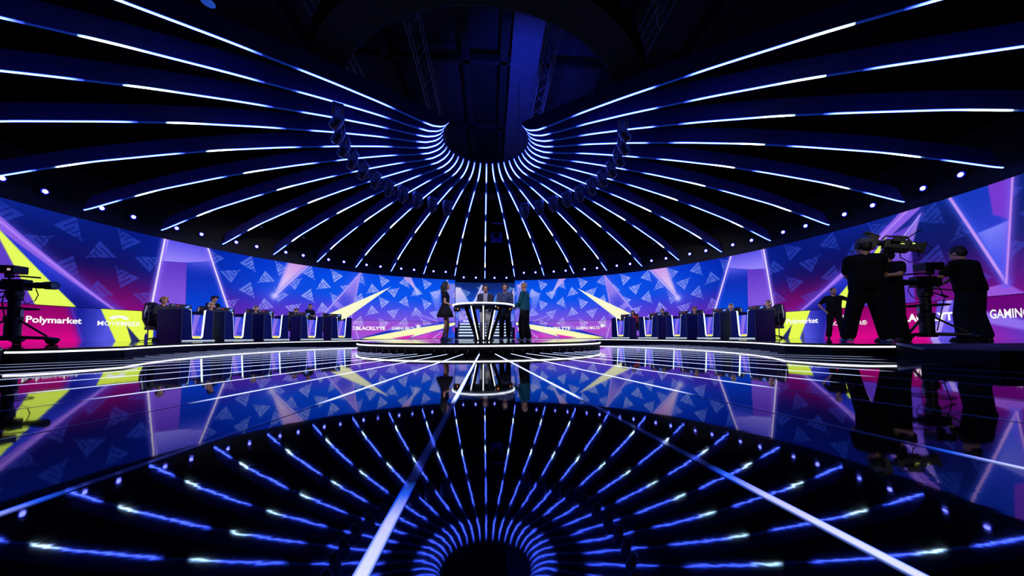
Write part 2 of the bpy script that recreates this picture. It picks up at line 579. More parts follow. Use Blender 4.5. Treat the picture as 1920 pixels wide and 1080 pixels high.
def picture_upper(TH, Z, sign):
    A = np.abs(TH + 0.3)
    P = Paint(A, Z, rad(1) * RS)
    ak = [8, 25, 42, 56, 66, 76, 86, 95, 104]
    P.c = interp2(A, Z, ak, [
        (SPLIT, [(124, 90, 226), (126, 84, 224), (116, 64, 214), (100, 44, 188), (105, 30, 160), (140, 10, 118), (150, 6, 112), (122, 14, 130), (120, 20, 140)]),
        (1.9, [(86, 86, 234), (80, 80, 232), (80, 66, 226), (72, 48, 196), (66, 32, 156), (96, 12, 100), (92, 10, 95), (80, 20, 120), (80, 30, 140)]),
        (2.7, [(12, 84, 236), (10, 82, 236), (12, 80, 232), (16, 66, 214), (14, 40, 168), (24, 18, 100), (20, 12, 84), (22, 22, 100), (40, 40, 130)]),
        (3.5, [(4, 84, 236), (4, 80, 236), (4, 76, 232), (4, 60, 210), (4, 38, 168), (8, 24, 116), (10, 24, 112), (14, 30, 110), (20, 30, 120)]),
        (TOP, [(8, 72, 220), (6, 70, 222), (6, 68, 222), (6, 52, 202), (6, 32, 158), (8, 24, 122), (12, 34, 140), (14, 40, 140), (14, 28, 120)])])
    # marks
    PS = Paint(TH, Z, rad(1) * RS)
    lm = logos(PS, sign, -29.3 if sign < 0 else 16.9, 11.62 if sign < 0 else 11.75, 10, None)
    fade = np.interp(A, [10, 40, 56, 64, 75, 90], [0.80, 0.78, 0.56, 0.36, 0.23, 0.16])
    fade = fade * np.interp(Z, [1.2, 1.6, 2.0, 3.6, 4.1], [0.9, 0.85, 1.0, 1.0, 0.85])
    tl = sstep(54, 76, A)[..., None]
    P.over((np.array((176, 182, 255)) * (1 - tl) + np.array((64, 96, 240)) * tl) / 255, lm * np.interp(A, [0, 60, 76, 90], [1, 1.1, 1.7, 1.9]) * fade)
    # far beam pair and yellow wedge
    P.grad([(89.4, 3.74), (76.6, 1.26), (80.85, 1.26)], (30, 50, 200), (18, 26, 135), (82, 2.6), (78.8, 1.9), 1, 1)
    P.grad([(88.4, 3.44), (84.2, 1.26), (91, 1.26), (91, 3.6)], (104, 66, 205), (90, 60, 205), (87.5, 3.0), (86, 1.3), 0.95, 0.9, 0.03)
    P.line((91.5, 4.15), (76.75, 1.26), 0.36, 0.04, (138, 94, 230), 0.22, (80, 70, 220), 0.6)
    P.line((91.0, 4.12), (76.75, 1.26), 0.06, 0.03, (176, 130, 245), 0.05, (150, 110, 240), 0.6)
    P.poly([(88.4, 3.44), (80.85, 1.34), (80.55, 1.24), (84.25, 1.24)], (229, 255, 92))
    # portal of light
    P.grad([(71.1, 4.1), (71.4, 3.19), (68.0, 3.30), (64.4, 3.52), (65.1, 4.1)], (92, 84, 232), (150, 134, 252), (68, 4.05), (68, 3.3), 1, 1)
    P.grad([(71.4, 3.19), (68.0, 3.30), (67.9, 1.2), (72.5, 1.2)], (96, 58, 200), (128, 84, 222), (69.5, 3.2), (70, 1.9), 1, 1)
    P.grad([(68.0, 3.30), (64.4, 3.52), (61.2, 1.2), (67.9, 1.2)], (18, 40, 170), (8, 66, 214), (66.5, 3.3), (65, 1.6), 1, 1)
    P.grad([(68.0, 3.30), (64.4, 3.52), (63.6, 2.9), (68.0, 2.6)], (90, 90, 235), (10, 50, 195), (66.4, 3.4), (66.4, 2.7), 0.85, 0.0, 0.05)
    P.line((70.7, 4.1), (71.0, 3.5), 0.03, 0.005, (226, 190, 250))
    for p, q in (((71.1, 4.1), (72.5, 1.2)), ((65.1, 4.1), (61.0, 1.2))):
        P.line(p, q, 0.045, 0.05, (250, 236, 255), 0.10, (150, 120, 250), 0.75)
    # cones
    P.line((53.6, 2.3), (49.0, 4.1), 0.0, 0.0, (90, 110, 245), 0.5, (80, 100, 245), 0.45)
    P.grad([(53.6, 2.25), (51.0, 4.1), (47.0, 4.1)], (242, 228, 255), (214, 160, 234), (53.4, 2.4), (49.4, 4.05), 0.95, 0.95, 0.04)
    P.line((53.6, 2.27), (46.9, 4.1), 0.035, 0.03, (226, 210, 255), 0.10, (130, 120, 250), 0.7)
    P.line((53.6, 2.27), (51.1, 4.1), 0.02, 0.02, (206, 186, 250), 0.08, (130, 120, 250), 0.5)
    P.over((214, 206, 255), np.exp(-((((A - 53.5) * P.k) ** 2 + (Z - 2.32) ** 2) / 0.03)) * 0.8)
    # tall prism
    P.line((35.3, 4.0), (40.5, 1.6), 0.0, 0.0, (90, 110, 245), 0.5, (80, 100, 245), 0.35)
    P.grad([(35.0, 4.1), (44.4, 1.2), (37.0, 1.2)], (190, 150, 244), (92, 84, 226), (35.2, 3.9), (40.5, 1.8), 0.95, 0.75, 0.03)
    P.over((70, 74, 222), sstep(-0.02, 0.02, P.inside([(38.4, 2.9), (41.3, 2.05), (37.4, 1.65), (36.4, 2.6)])) * np.exp(-((((A - 38.5) * P.k) / 0.42) ** 2 + ((Z - 2.25) / 0.5) ** 2)) * 0.9)
    P.grad([(41.5, 2.1), (40.4, 2.3), (37.3, 1.75), (37.4, 1.45)], (170, 150, 248), (120, 100, 235), (41, 2.2), (37.5, 1.6), 0.8, 0.5, 0.05)
    P.line((35.0, 4.08), (44.4, 1.2), 0.03, 0.03, (222, 200, 255), 0.08, (130, 120, 250), 0.6)
    P.line((35.1, 4.08), (37.2, 1.2), 0.022, 0.022, (205, 176, 246), 0.07, (150, 120, 245), 0.5)
    # white-yellow blade
    P.grad([(27.3, 3.38), (42.6, 1.52), (40.2, 1.22), (38.9, 1.22)], (255, 252, 216), (254, 252, 205), (28, 3.2), (40, 1.5), 1, 1)
    # small cone, side streaks
    P.grad([(19.7, 3.05), (24.2, 4.1), (21.9, 4.1)], (200, 196, 255), (200, 160, 238), (20, 3.2), (23, 4.05), 0.9, 0.9, 0.03)
    P.over((206, 206, 255), np.exp(-(((A - 20.1) * P.k) ** 2 + (Z - 3.12) ** 2) / 0.03) * 0.6)
    P.grad([(16.4, 3.15), (13.4, 3.4), (13.9, 1.9), (14.6, 1.8)], (176, 178, 255), (96, 110, 245), (15, 3.2), (14.3, 1.9), 0.75, 0.5, 0.08)
    P.line((20.0, 1.72), (14.1, 1.27), 0.03, 0.03, (206, 160, 240), 0.10, (110, 100, 240), 0.6)
    P.line((20.0, 1.72), (18.1, 1.2), 0.02, 0.02, (190, 180, 255), 0.06, (110, 110, 245), 0.4)
    P.grad([(12.2, 3.8), (9.2, 3.8), (9.2, 1.3), (11.2, 1.3)], (216, 170, 236), (170, 140, 240), (10.5, 3.6), (10, 1.5), 0.65, 0.35, 0.12)
    # outer cluster
    oc = 0.95 if sign > 0 else 0.0
    P.grad([(92.1, 3.85), (86.3, 2.0), (90.3, 2.3)], (180, 140, 246), (110, 70, 215), (92, 3.7), (88.5, 2.3), oc, oc * 0.5, 0.03)
    if sign > 0:
        P.line((92.1, 3.85), (87.0, 2.4), 0.03, 0.05, (190, 160, 250), 0.08, (110, 90, 240), 0.5)
    P.grad([(95.0, 4.1), (100.1, 4.1), (99.0, 1.55)], (26, 60, 200), (70, 72, 232), (97, 4), (98.8, 1.8), 0.85, 0.95, 0.03)
    P.poly([(98.2, 4.1), (100.1, 4.1), (99.7, 3.07), (98.4, 3.30)], (118, 58, 208), 1.0, 0.02)
    P.grad([(97.05, 2.92), (99.7, 3.07), (99.0, 1.6)], (130, 134, 255), (70, 80, 235), (98.2, 3.0), (98.9, 1.9), 0.9, 0.8, 0.03)
    P.grad([(97.6, 1.85), (99.0, 1.55), (104, 1.75), (104, 1.2), (96.4, 1.2)], (172, 98, 226), (150, 86, 222), (98, 1.8), (99, 1.3), 0.95, 0.95, 0.03)
    P.line((94.9, 4.1), (99.0, 1.55), 0.06, 0.06, (196, 150, 246), 0.10, (70, 90, 240), 0.7)
    P.line((100.1, 4.1), (99.0, 1.55), 0.04, 0.04, (196, 140, 240), 0.10, (120, 90, 240), 0.6)
    # fine grain of the LED cells
    rng = np.random.RandomState(3)
    P.c = P.c * (1 + (rng.rand(*A.shape)[..., None] - 0.5) * 0.07)
    return np.clip(P.c, 0, 1)


def picture_lower(TH, Z, sign):
    A = np.abs(TH + 0.3)
    P = Paint(A, Z, rad(1) * RS)
    ak = [8, 24, 34, 46, 60, 72, 80, 90, 94, 104]
    P.c = interp2(A, Z, ak, [
        (0.18, [(200, 60, 196), (206, 60, 200), (150, 84, 215), (120, 80, 214), (90, 70, 210), (40, 50, 190), (222, 8, 140), (224, 8, 140), (222, 10, 145), (30, 80, 226)]),
        (0.7, [(150, 70, 205), (170, 66, 205), (172, 76, 206), (130, 80, 214), (90, 70, 210), (30, 44, 180), (176, 6, 118), (180, 6, 120), (150, 20, 150), (40, 70, 222)]),
        (SPLIT, [(60, 66, 212), (150, 90, 218), (150, 90, 220), (130, 80, 214), (100, 70, 210), (24, 40, 160), (136, 4, 100), (140, 4, 104), (110, 6, 110), (100, 10, 120)])])
    PS = Paint(TH, Z, rad(1) * RS)
    lm = logos(PS, sign, -29.3 if sign < 0 else 16.9, 11.62 if sign < 0 else 11.75, 10, None)
    P.over(np.array((206, 200, 255)) / 255 * np.ones(A.shape + (3,)), lm * np.interp(A, [9, 36, 44, 46], [0.55, 0.6, 0.5, 0.0]))
    # centre sweep
    P.grad([(35.4, 0.16), (28, 0.66), (15, 1.10), (9, 1.30), (9, 1.0), (22, 0.16)], (10, 40, 180), (40, 70, 220), (33, 0.3), (12, 1.1), 1.0, 0.9, 0.02)
    P.grad([(28.5, 0.66), (23.4, 1.27), (21, 1.27), (25.5, 0.66)], (150, 150, 250), (160, 110, 220), (27, 0.7), (22, 1.2), 0.7, 0.3, 0.08)
    P.grad([(14, 1.27), (11, 1.27), (9, 0.16), (12, 0.16)], (24, 60, 216), (20, 70, 214), (12, 1.2), (10, 0.3), 0.9, 0.95, 0.1)
    P.grad([(9, 0.6), (12.5, 0.16), (9, 0.16)], (40, 90, 226), (30, 80, 220), (9, 0.6), (10, 0.2), 1, 1)
    P.poly([(35.0, 0.16), (27, 0.53), (20.4, 0.82), (9, 1.23), (9, 1.03), (15.9, 0.60), (22.6, 0.16)], (253, 252, 190))
    P.grad([(35.0, 0.16), (31.0, 0.34), (28, 0.30), (29.5, 0.16)], (240, 240, 110), (253, 252, 190), (34, 0.2), (29, 0.26), 1, 0.6)
    P.poly([(20.6, 0.42), (27.5, 0.16), (22.4, 0.16)], (216, 50, 190))
    P.poly([(15.9, 0.585), (17.5, 0.16), (22.3, 0.16)], (206, 80, 205), 0.9)
    P.line((12.4, 0.7), (15.6, 0.16), 0.02, 0.03, (226, 200, 250), 0.05, (150, 120, 240), 0.5)
    P.line((36.4, 1.0), (35.3, 0.2), 0.02, 0.02, (220, 190, 250), 0.08, (170, 130, 240), 0.6)
    # by the end desks: blue band, yellow wedge with a dark notch
    P.grad([(80.9, 1.28), (79.6, 0.16), (72.0, 0.16), (72.0, 1.28)], (22, 30, 150), (84, 86, 226), (80.6, 0.6), (77.4, 0.5), 1, 1)
    P.poly([(78.15, 1.28), (74.2, 1.28), (72.2, 0.16), (76.3, 0.16)], (231, 255, 80))
    P.poly([(74.5, 1.28), (72.0, 1.28), (72.0, 0.16), (73.6, 0.16), (75.2, 0.71)], (231, 255, 80))
    P.poly([(75.25, 0.74), (74.55, 0.16), (73.45, 0.16)], (38, 44, 108))
    P.line((81.1, 1.28), (79.7, 0.16), 0.03, 0.05, (60, 50, 190), 0.10, (50, 40, 170), 0.6)
    # beyond: lavender blade on blue
    P.grad([(93.2, 1.28), (92.4, 0.16), (97.2, 0.16), (96.6, 1.28)], (104, 84, 226), (74, 72, 226), (93, 0.7), (96, 0.6), 1, 1)
    P.line((94.3, 1.28), (92.6, 0.16), 0.10, 0.16, (176, 150, 250), 0.12, (120, 90, 235), 0.6)
    P.poly([(96.9, 1.28), (97.0, 0.95), (104, 0.36), (104, 1.28)], (104, 6, 120), 0.95, 0.03)
    P.poly([(97.0, 0.9), (104, 0.30), (104, 0.14), (96.8, 0.62)], (150, 120, 245), 0.85, 0.05)
    rng = np.random.RandomState(5)
    P.c = P.c * (1 + (rng.rand(*A.shape)[..., None] - 0.5) * 0.07)
    return np.clip(P.c, 0, 1)


def to_lin(c):
    return np.where(c <= 0.04045, c / 12.92, ((c + 0.055) / 1.055) ** 2.4)


def grid_wall(name, th0, th1, z0, z1, R, fn, cell, parent):
    nx = max(2, int(abs(th1 - th0) * rad(1) * R / cell)); nz = max(2, int((z1 - z0) / cell))
    th = np.linspace(th0, th1, nx); z = np.linspace(z0, z1, nz)
    TH, Z = np.meshgrid(th, z)
    col = to_lin(fn(TH, Z))
    a = np.radians(TH)
    co = np.stack([R * np.sin(a), Y0 + R * np.cos(a), Z], -1).reshape(-1, 3).astype(np.float32)
    idx = np.arange(nx * nz).reshape(nz, nx)
    q = np.stack([idx[:-1, :-1], idx[:-1, 1:], idx[1:, 1:], idx[1:, :-1]], -1).reshape(-1, 4)
    me = bpy.data.meshes.new(name)
    me.vertices.add(len(co)); me.vertices.foreach_set('co', co.ravel())
    me.loops.add(q.size); me.loops.foreach_set('vertex_index', q.ravel().astype(np.int32))
    me.polygons.add(len(q)); me.polygons.foreach_set('loop_start', np.arange(0, q.size, 4, dtype=np.int32))
    me.update(calc_edges=True); me.validate()
    colour_attr(me, col.reshape(-1, 3))
    return link(name, me, E_screen, parent)


def wall_slab(name, th0, th1, z0, z1, r0, r1, m, parent=None, n=None):
    n = n or max(4, int(abs(th1 - th0) / 2)); vs = []
    for t in np.linspace(th0, th1, n):
        vs += [pol(t, r0, z0), pol(t, r1, z0), pol(t, r1, z1), pol(t, r0, z1)]
    fs = []
    for i in range(n - 1):
        o = 4 * i
        fs += [(o + j, o + (j + 1) % 4, o + 4 + (j + 1) % 4, o + 4 + j) for j in range(4)]
    fs += [(3, 2, 1, 0), tuple(4 * (n - 1) + j for j in range(4))]
    return MB().add(vs, fs).build(name, m, parent)


def bend(me, th0, th1, z0, z1, R, depth=0.0, aspect=None):
    """fit a flat x-y lettering mesh to the wall between two angles and heights"""
    n = len(me.vertices); co = np.empty(n * 3, dtype=np.float32); me.vertices.foreach_get('co', co); co = co.reshape(-1, 3)
    x0, x1 = co[:, 0].min(), co[:, 0].max(); y0, y1 = co[:, 1].min(), co[:, 1].max()
    t = np.radians(th0 + (co[:, 0] - x0) / (x1 - x0) * (th1 - th0)); z = z0 + (co[:, 1] - y0) / (y1 - y0) * (z1 - z0)
    out = np.stack([R * np.sin(t), Y0 + R * np.cos(t), z], -1)
    me.vertices.foreach_set('co', out.astype(np.float32).ravel()); me.update()
    return me


def letters(body, bold=0.0):
    cu = bpy.data.curves.new('lettering', 'FONT'); cu.body = body; cu.size = 1.0; cu.offset = bold; cu.resolution_u = 3
    o = bpy.data.objects.new('lettering_temp', cu); COL.objects.link(o)
    me = bpy.data.meshes.new_from_object(o.evaluated_get(bpy.context.evaluated_depsgraph_get()))
    bpy.data.objects.remove(o); bpy.data.curves.remove(cu)
    me.materials.clear()
    return me


def write(body, th0, th1, z0, z1, parent, bold=0.03, R=RS - 0.012):
    return link('lettering', bend(letters(body, bold), th0, th1, z0, z1, R), E_text, parent)


def flat(polys):
    vs = []; fs = []
    for p in polys:
        fs.append(tuple(range(len(vs), len(vs) + len(p)))); vs += [(x, y, 0) for x, y in p]
    me = bpy.data.meshes.new('emblem'); me.from_pydata(vs, [], fs); me.update()
    return me


SIDE = {-1: 'left', 1: 'right'}
walls = {}
for s in (-1, 1):
    e0, e1 = (-104, -9.57) if s < 0 else (8.35, 104)
    nm = SIDE[s]
    t = thing('video_wall', 'tall curved video wall of striped triangle marks and light beams, %s of the stairs' % nm, 'video wall',
              pol(-56 if s < 0 else 56, RS + 0.1, SPLIT), 0, None)
    org = t.location.copy()
    o = grid_wall('picture', e0, e1, SPLIT + 0.006, TOP, RS, lambda a, z: picture_upper(a, z, s), 0.0165, t); o.location = -org
    o = wall_slab('housing', e0, e1, SPLIT + 0.006, TOP, RS + 0.006, RS + 0.16, M_black, t); o.location = -org
    walls[s, 1] = t
    t = thing('video_wall', 'low sponsor band of video wall with white lettering, %s of the stairs' % nm, 'video wall',
              pol(-56 if s < 0 else 56, RS + 0.1, DECK), 0, None)
    org = t.location.copy()
    o = grid_wall('picture', e0, e1, DECK, SPLIT - 0.012, RS, lambda a, z: picture_lower(a, z, s), 0.016, t); o.location = -org
    o = wall_slab('housing', e0, e1, DECK, SPLIT - 0.012, RS + 0.006, RS + 0.16, M_black, t); o.location = -org
    walls[s, 0] = t


def put(o, t):
    o.location = -t.location
    return o


wl, wr = walls[-1, 0], walls[1, 0]
put(write('Polymarket', -85.3, -80.3, 0.68, 0.93, wl, 0.028), wl)
put(write('MOVEMBER', -78.7, -73.9, 0.70, 0.86, wl, 0.014), wl)
put(write('BLACKLYTE', -36.2, -28.9, 0.68, 0.90, wl, 0.045), wl)
put(write('GAMING MALTA', -27.2, -20.9, 0.70, 0.90, wl, 0.02), wl)
put(write('UK', -12.6, -11.3, 0.68, 0.88, wl, 0.03), wl)
put(write('MO', 9.3, 11.4, 0.67, 0.87, wr, 0.05), wr)
put(write('BLACKLYTE', 17.0, 24.8, 0.68, 0.89, wr, 0.045), wr)
put(write('GAMING MALTA', 26.6, 33.2, 0.70, 0.90, wr, 0.02), wr)
put(write('Polymarket', 74.1, 78.9, 0.70, 0.96, wr, 0.028), wr)
put(write('MOVEMBER\u00ae', 80.5, 85.3, 0.64, 0.80, wr, 0.014), wr)
put(write('BLACKLYTE', 88.8, 94.8, 0.69, 0.93, wr, 0.045), wr)
put(write('GAMING MALTA', 97.3, 103.0, 0.70, 0.93, wr, 0.02), wr)
MOUST = [[(-1, .15), (-.8, -.1), (-.45, -.15), (-.2, .1), (-.2, .45), (-.5, .42), (-.8, .15)], [(1, .15), (.8, .15), (.5, .42), (.2, .45), (.2, .1), (.45, -.15), (.8, -.1)], [(-.2, .1), (.2, .1), (.2, .45), (-.2, .45)]]
LEAF = [[(0, 0), (.16 * cos(a - .9), .16 * sin(a - .9)), (cos(a) * L, sin(a) * L), (.16 * cos(a + .9), .16 * sin(a + .9))] for a, L in
        ((PI / 2, 1), (PI / 4, .9), (0.0, .85), (-.75, .9), (-PI / 2 - .2, .8), (PI * .75, .9), (PI, .7), (-2.3, .75))]
DOTS = [[(x, y), (x + .6, y), (x + .6, y + .6), (x, y + .6)] for x in (0, 1) for y in (0, 1, 2)]
for me, a0, a1, z0, z1, t in ((MOUST, -77.6, -75.2, 0.92, 1.06, wl), (MOUST, 81.8, 83.9, 0.88, 1.02, wr), (LEAF, -21.0, -18.9, 0.74, 1.16, wl),
                              (LEAF, 33.0, 35.1, 0.74, 1.14, wr), (DOTS, -37.0, -36.5, 0.68, 0.9, wl), (DOTS, 15.9, 16.4, 0.68, 0.9, wr)):
    put(link('emblem', bend(flat(me), a0, a1, z0, z1, RS - 0.012), E_text, t), t)

# centre wall, set back behind the stairs
RC = 13.80


def picture_centre(TH, Z):
    S = TH / 8.6
    P = Paint(S, Z, 1.9)
    P.c = interp2(np.abs(S), Z, [0, 1], [(0.9, [(120, 96, 226), (130, 96, 226)]), (1.8, [(60, 90, 228), (70, 90, 230)]),
                                         (2.8, [(20, 76, 200), (20, 76, 205)]), (3.5, [(14, 48, 140), (16, 50, 150)]), (TOP, [(14, 36, 100), (16, 40, 110)])])
    tot = np.zeros(S.shape)
    for u, z, q in ((-.66, 3.3, 3), (-.35, 2.65, 1), (.42, 2.95, 0), (.8, 3.6, 3), (-.86, 1.7, 2), (.9, 1.6, 0), (-.1, 3.6, 2), (.3, 1.8, 2)):
        tot = np.maximum(tot, logo_mask(P, u, z, q, 0.36))
    P.over(np.array((150, 190, 250)) / 255 * np.ones(S.shape + (3,)), tot * 0.55)
    P.grad([(-1.1, 3.75), (-.84, 3.7), (-.52, 2.6), (-1.1, 2.4)], (226, 214, 250), (190, 190, 252), (-1, 3.5), (-.7, 2.6), 0.95, 0.8, 0.08)
    P.grad([(-.12, 3.86), (-.42, 2.5), (.32, 2.5)], (206, 196, 252), (150, 150, 250), (-.1, 3.8), (0, 2.6), 0.9, 0.5, 0.03)
    P.line((-.12, 3.86), (-.46, 2.3), 0.05, 0.06, (246, 238, 255), 0.08, (170, 160, 250), 0.5)
    P.line((-.12, 3.86), (.36, 2.3), 0.05, 0.06, (246, 238, 255), 0.08, (170, 160, 250), 0.5)
    P.grad([(1.1, 3.8), (.98, 3.7), (.74, 2.5), (1.1, 2.5)], (226, 206, 248), (180, 170, 250), (1, 3.6), (.85, 2.6), 0.9, 0.8, 0.06)
    P.grad([(-.9, 2.1), (-.6, 2.1), (-.62, 1.4), (-.86, 1.4)], (180, 150, 240), (200, 160, 240), (-.7, 2.1), (-.7, 1.4), 0.7, 0.7, 0.05)
    P.line((-.1, 1.5), (.3, 2.2), 0.04, 0.04, (220, 214, 255), 0.06, (150, 150, 250), 0.5)
    return np.clip(P.c, 0, 1)


wc = thing('video_wall', 'set-back centre video wall above the lit stairs, between the two tall walls', 'video wall', pol(-0.6, RC + 0.1, 0.9))
put(grid_wall('picture', -9.2, 8.0, 0.9, TOP, RC, lambda a, z: picture_centre(a + 0.6, z), 0.02, wc), wc)
put(wall_slab('housing', -9.2, 8.0, 0.3, TOP, RC + 0.006, RC + 0.16, M_black, wc), wc)
put(write('BLACKLYTE', -6.9, -4.6, 1.28, 1.42, wc, 0.04, RC - 0.012), wc)
put(write('GAMING', -6.2, -4.9, 1.56, 1.68, wc, 0.02, RC - 0.012), wc)
put(write('BLACKLYTE', 0.9, 3.0, 1.28, 1.42, wc, 0.04, RC - 0.012), wc)
# black fascia above the walls, returns beside the recess
fas = wall_slab('trim_1', -104, -9.57, TOP, 5.6, RS + 0.02, RS + 0.3, M_black); tag(fas, kind='structure')
fas = wall_slab('trim_2', 8.35, 104, TOP, 5.6, RS + 0.02, RS + 0.3, M_black); tag(fas, kind='structure')
fas = wall_slab('trim_3', -9.57, 8.35, TOP, 5.6, RC + 0.02, RC + 0.3, M_black); tag(fas, kind='structure')
for i, a in enumerate((-9.5, 8.28)):
    rt = wall_slab('trim_%d' % (4 + i), a - 0.05, a + 0.05, DECK, 5.6, RS + 0.01, RC + 0.2, M_black, n=2); tag(rt, kind='structure')

# stairs up to the centre wall
sr = thing('stairs', 'short flight of grey steps with lit white nosings behind the round table', 'stairs', pol(-0.6, 12.0, DECK), face_out(-0.6))
for k in range(5):
    y = k * 0.26
    MB().box((0, (y + 1.60) / 2, (k + 1) * 0.098), (3.48, 1.60 - y, (k + 1) * 0.196)).build('step', M_step, sr, bevel=0.006)
    MB().box((0, y - 0.012, (k + 1) * 0.196 - 0.045), (3.42, 0.022, 0.085)).build('nosing_light', emat('nosing_light', 1.1, color=(0.62, 0.78, 0.9)), sr)
for sx in (-1, 1):
    MB().prism([(-0.06, 0), (1.6, 0), (1.6, 1.1), (1.15, 1.1), (-0.06, 0.25)], -0.03, 0.03).xf(
        Matrix(((0, 0, 1, sx * 1.79), (1, 0, 0, 0), (0, 1, 0, 0), (0, 0, 0, 1)))).build('stringer', M_step, sr)

# ------------------------------------------------------------------ canopy of ribs
PROF = [(11.62, 3.93), (10.4, 4.2), (9.2, 4.44), (7.6, 4.67), (6.4, 4.82), (5.0, 4.94), (3.5, 5.03), (2.5, 5.06), (1.9, 5.045), (1.5, 5.06), (1.3, 5.12), (1.17, 5.2), (1.09, 5.31)]
PR_ = np.array(PROF[::-1]) * 1.1
TIP = {-9: -80.99, -8: -72.15, -7: -63.33, -6: -54.43, -5: -45.57, -4: -36.66, -3: -27.67, -2: -18.74, -1: -9.7, 0: -0.7, 1: 8.35,
       2: 17.29, 3: 26.13, 4: 35.5, 5: 44.88, 6: 53.92, 7: 63.17, 8: 72.29, 9: 81.37, 10: 90.55, 11: 99.49}


def rib_z(r):
    # smooth the profile table a little
    q = np.linspace(r - 0.25, r + 0.25, 5)
    if r < 2.2:
        q = np.array([r])
    return float(np.mean(np.interp(q, PR_[:, 0], PR_[:, 1])))


SEG = [(1.10, 1.80, 1.0), (2.55, 4.36, 1.0), (4.98, 7.28, 1.2), (7.92, 10.90, 1.2), (11.42, 12.8, 1.0)]


def rib_col(r):
    c = np.array((0.012, 0.055, 0.55)) * 0.4          # dim stretch between two tubes
    for i, (a, b, g) in enumerate(SEG):
        k = float(sstep(a, a + 0.30, r) * (1 - sstep(b - 0.05, b + 0.12, r)))
        full = np.array((0.075, 0.13, 1.3)) * 13 * g
        if i in (2, 3):
            hd = float(sstep(b - 0.75, b - 0.2, r))
            full = full * (1 - hd) + np.array((0.8, 1.1, 1.35)) * 12 * hd
        elif i == 0:
            full = np.array((0.085, 0.14, 1.3)) * 12
        c = c * (1 - k) + full * k
    return c


def make_rib(k):
    ti = TIP.get(k, 9.02 * k - (0.0 if k > 0 else -0.2))
    T = pol(ti, 12.78); ai = 9.03 * k - 0.2
    I = Vector((0.09 + 1.199 * sin(rad(ai)), Y0 + 1.199 * cos(rad(ai)), 0))
    if k == 0:
        T = pol(-0.7, 13.55)
    h = (T - I); h.z = 0; L = h.length; h.normalize(); n = Vector((h.y, -h.x, 0))
    rs = list(np.concatenate([np.linspace(1.199, 2.7, 22), np.linspace(2.78, 12.1, 112), np.linspace(12.2, 12.78, 9)]))
    pts = []
    for r in rs:
        f = (r - 1.199) / (12.78 - 1.199)
        p = I + h * (L * f); z = rib_z(r)
        top = min(z + 0.40, 5.93)
        top = z + max(0.03, (top - z)) * (0.12 + 0.88 * float(sstep(12.84, 12.45, r)))
        pts.append((p, z, top, r))
    side = 'middle' if k == 0 else ('%s to the %s of the middle rib' % (ORD[abs(k) - 1], 'left' if k < 0 else 'right'))
    lab = 'curved canopy rib with light strip, ' + ('the middle one, straight above the round table' if k == 0 else side)
    org = Vector((T.x, T.y, rib_z(12.78)))
    root = thing('canopy_rib', lab, 'canopy rib', org, 0, 'lit ribs of the stage canopy')
    vs = []; fs = []
    for p, z, top, r in pts:
        for sd in (-0.03, 0.03):
            vs += [p + n * sd + Vector((0, 0, z + 0.012)), p + n * sd + Vector((0, 0, top))]
    for i in range(len(pts) - 1):
        o = 4 * i; q = o + 4
        fs += [(o, o + 1, q + 1, q), (o + 2, q + 2, q + 3, o + 3), (o + 1, o + 3, q + 3, q + 1), (o, q, q + 2, o + 2)]
    fs += [(0, 2, 3, 1), (len(vs) - 4, len(vs) - 3, len(vs) - 1, len(vs) - 2)]
    MB().add(vs, fs).build('fin', M_fin, root, org=org)
    vs = []; cs = []; fs = []
    for p, z, top, r in pts:
        c = rib_col(r)
        for sd, dz_, e in ((-0.021, 0.012, 0), (-0.015, -0.006, 1), (0.0, -0.012, 1), (0.015, -0.006, 1), (0.021, 0.012, 0)):
            vs.append(p + n * sd + Vector((0, 0, z + dz_)) - org)
            cs.append(c if e else c * np.array((0.1, 0.25, 0.6)))  # outer edges coloured blue to imitate the halo round the strip
    for i in range(len(pts) - 1):
        o = 5 * i
        fs += [(o + j, o + j + 1, o + 6 + j, o + 5 + j) for j in range(4)]
    me = bpy.data.meshes.new('light_strip'); me.from_pydata(vs, [], fs); me.update()
    colour_attr(me, np.array(cs))
    link('light_strip', me, E_rib, root)


for k in range(-14, 15):
    make_rib(k)

# ring that carries the ribs, hanging under the roof
rg = thing('support_ring', 'big black ring beam above the canopy ribs near the roof', 'ring beam', (0.05, Y0, 5.96))
MB().lathe([(3.62, 0.0), (4.25, 0.0), (4.25, 0.5), (3.62, 0.5)], n=72, close=True).build('beam', M_black, rg)
MB().lathe([(3.61, 0.0), (3.62, -0.012), (3.64, 0.0), (3.62, 0.012)], n=72, close=True).build('rim', mat('ring_rim', (50, 54, 90), 0.4, metal=0.5, noise=0.1), rg)
for a in range(20, 380, 60):
    x_, y_ = 3.93 * sin(rad(a)), 3.93 * cos(rad(a))
    MB().cyl((x_, y_, 0.4), (x_, y_, 4.8), 0.012, n=6).build('hanging_cable', M_chrome, rg)

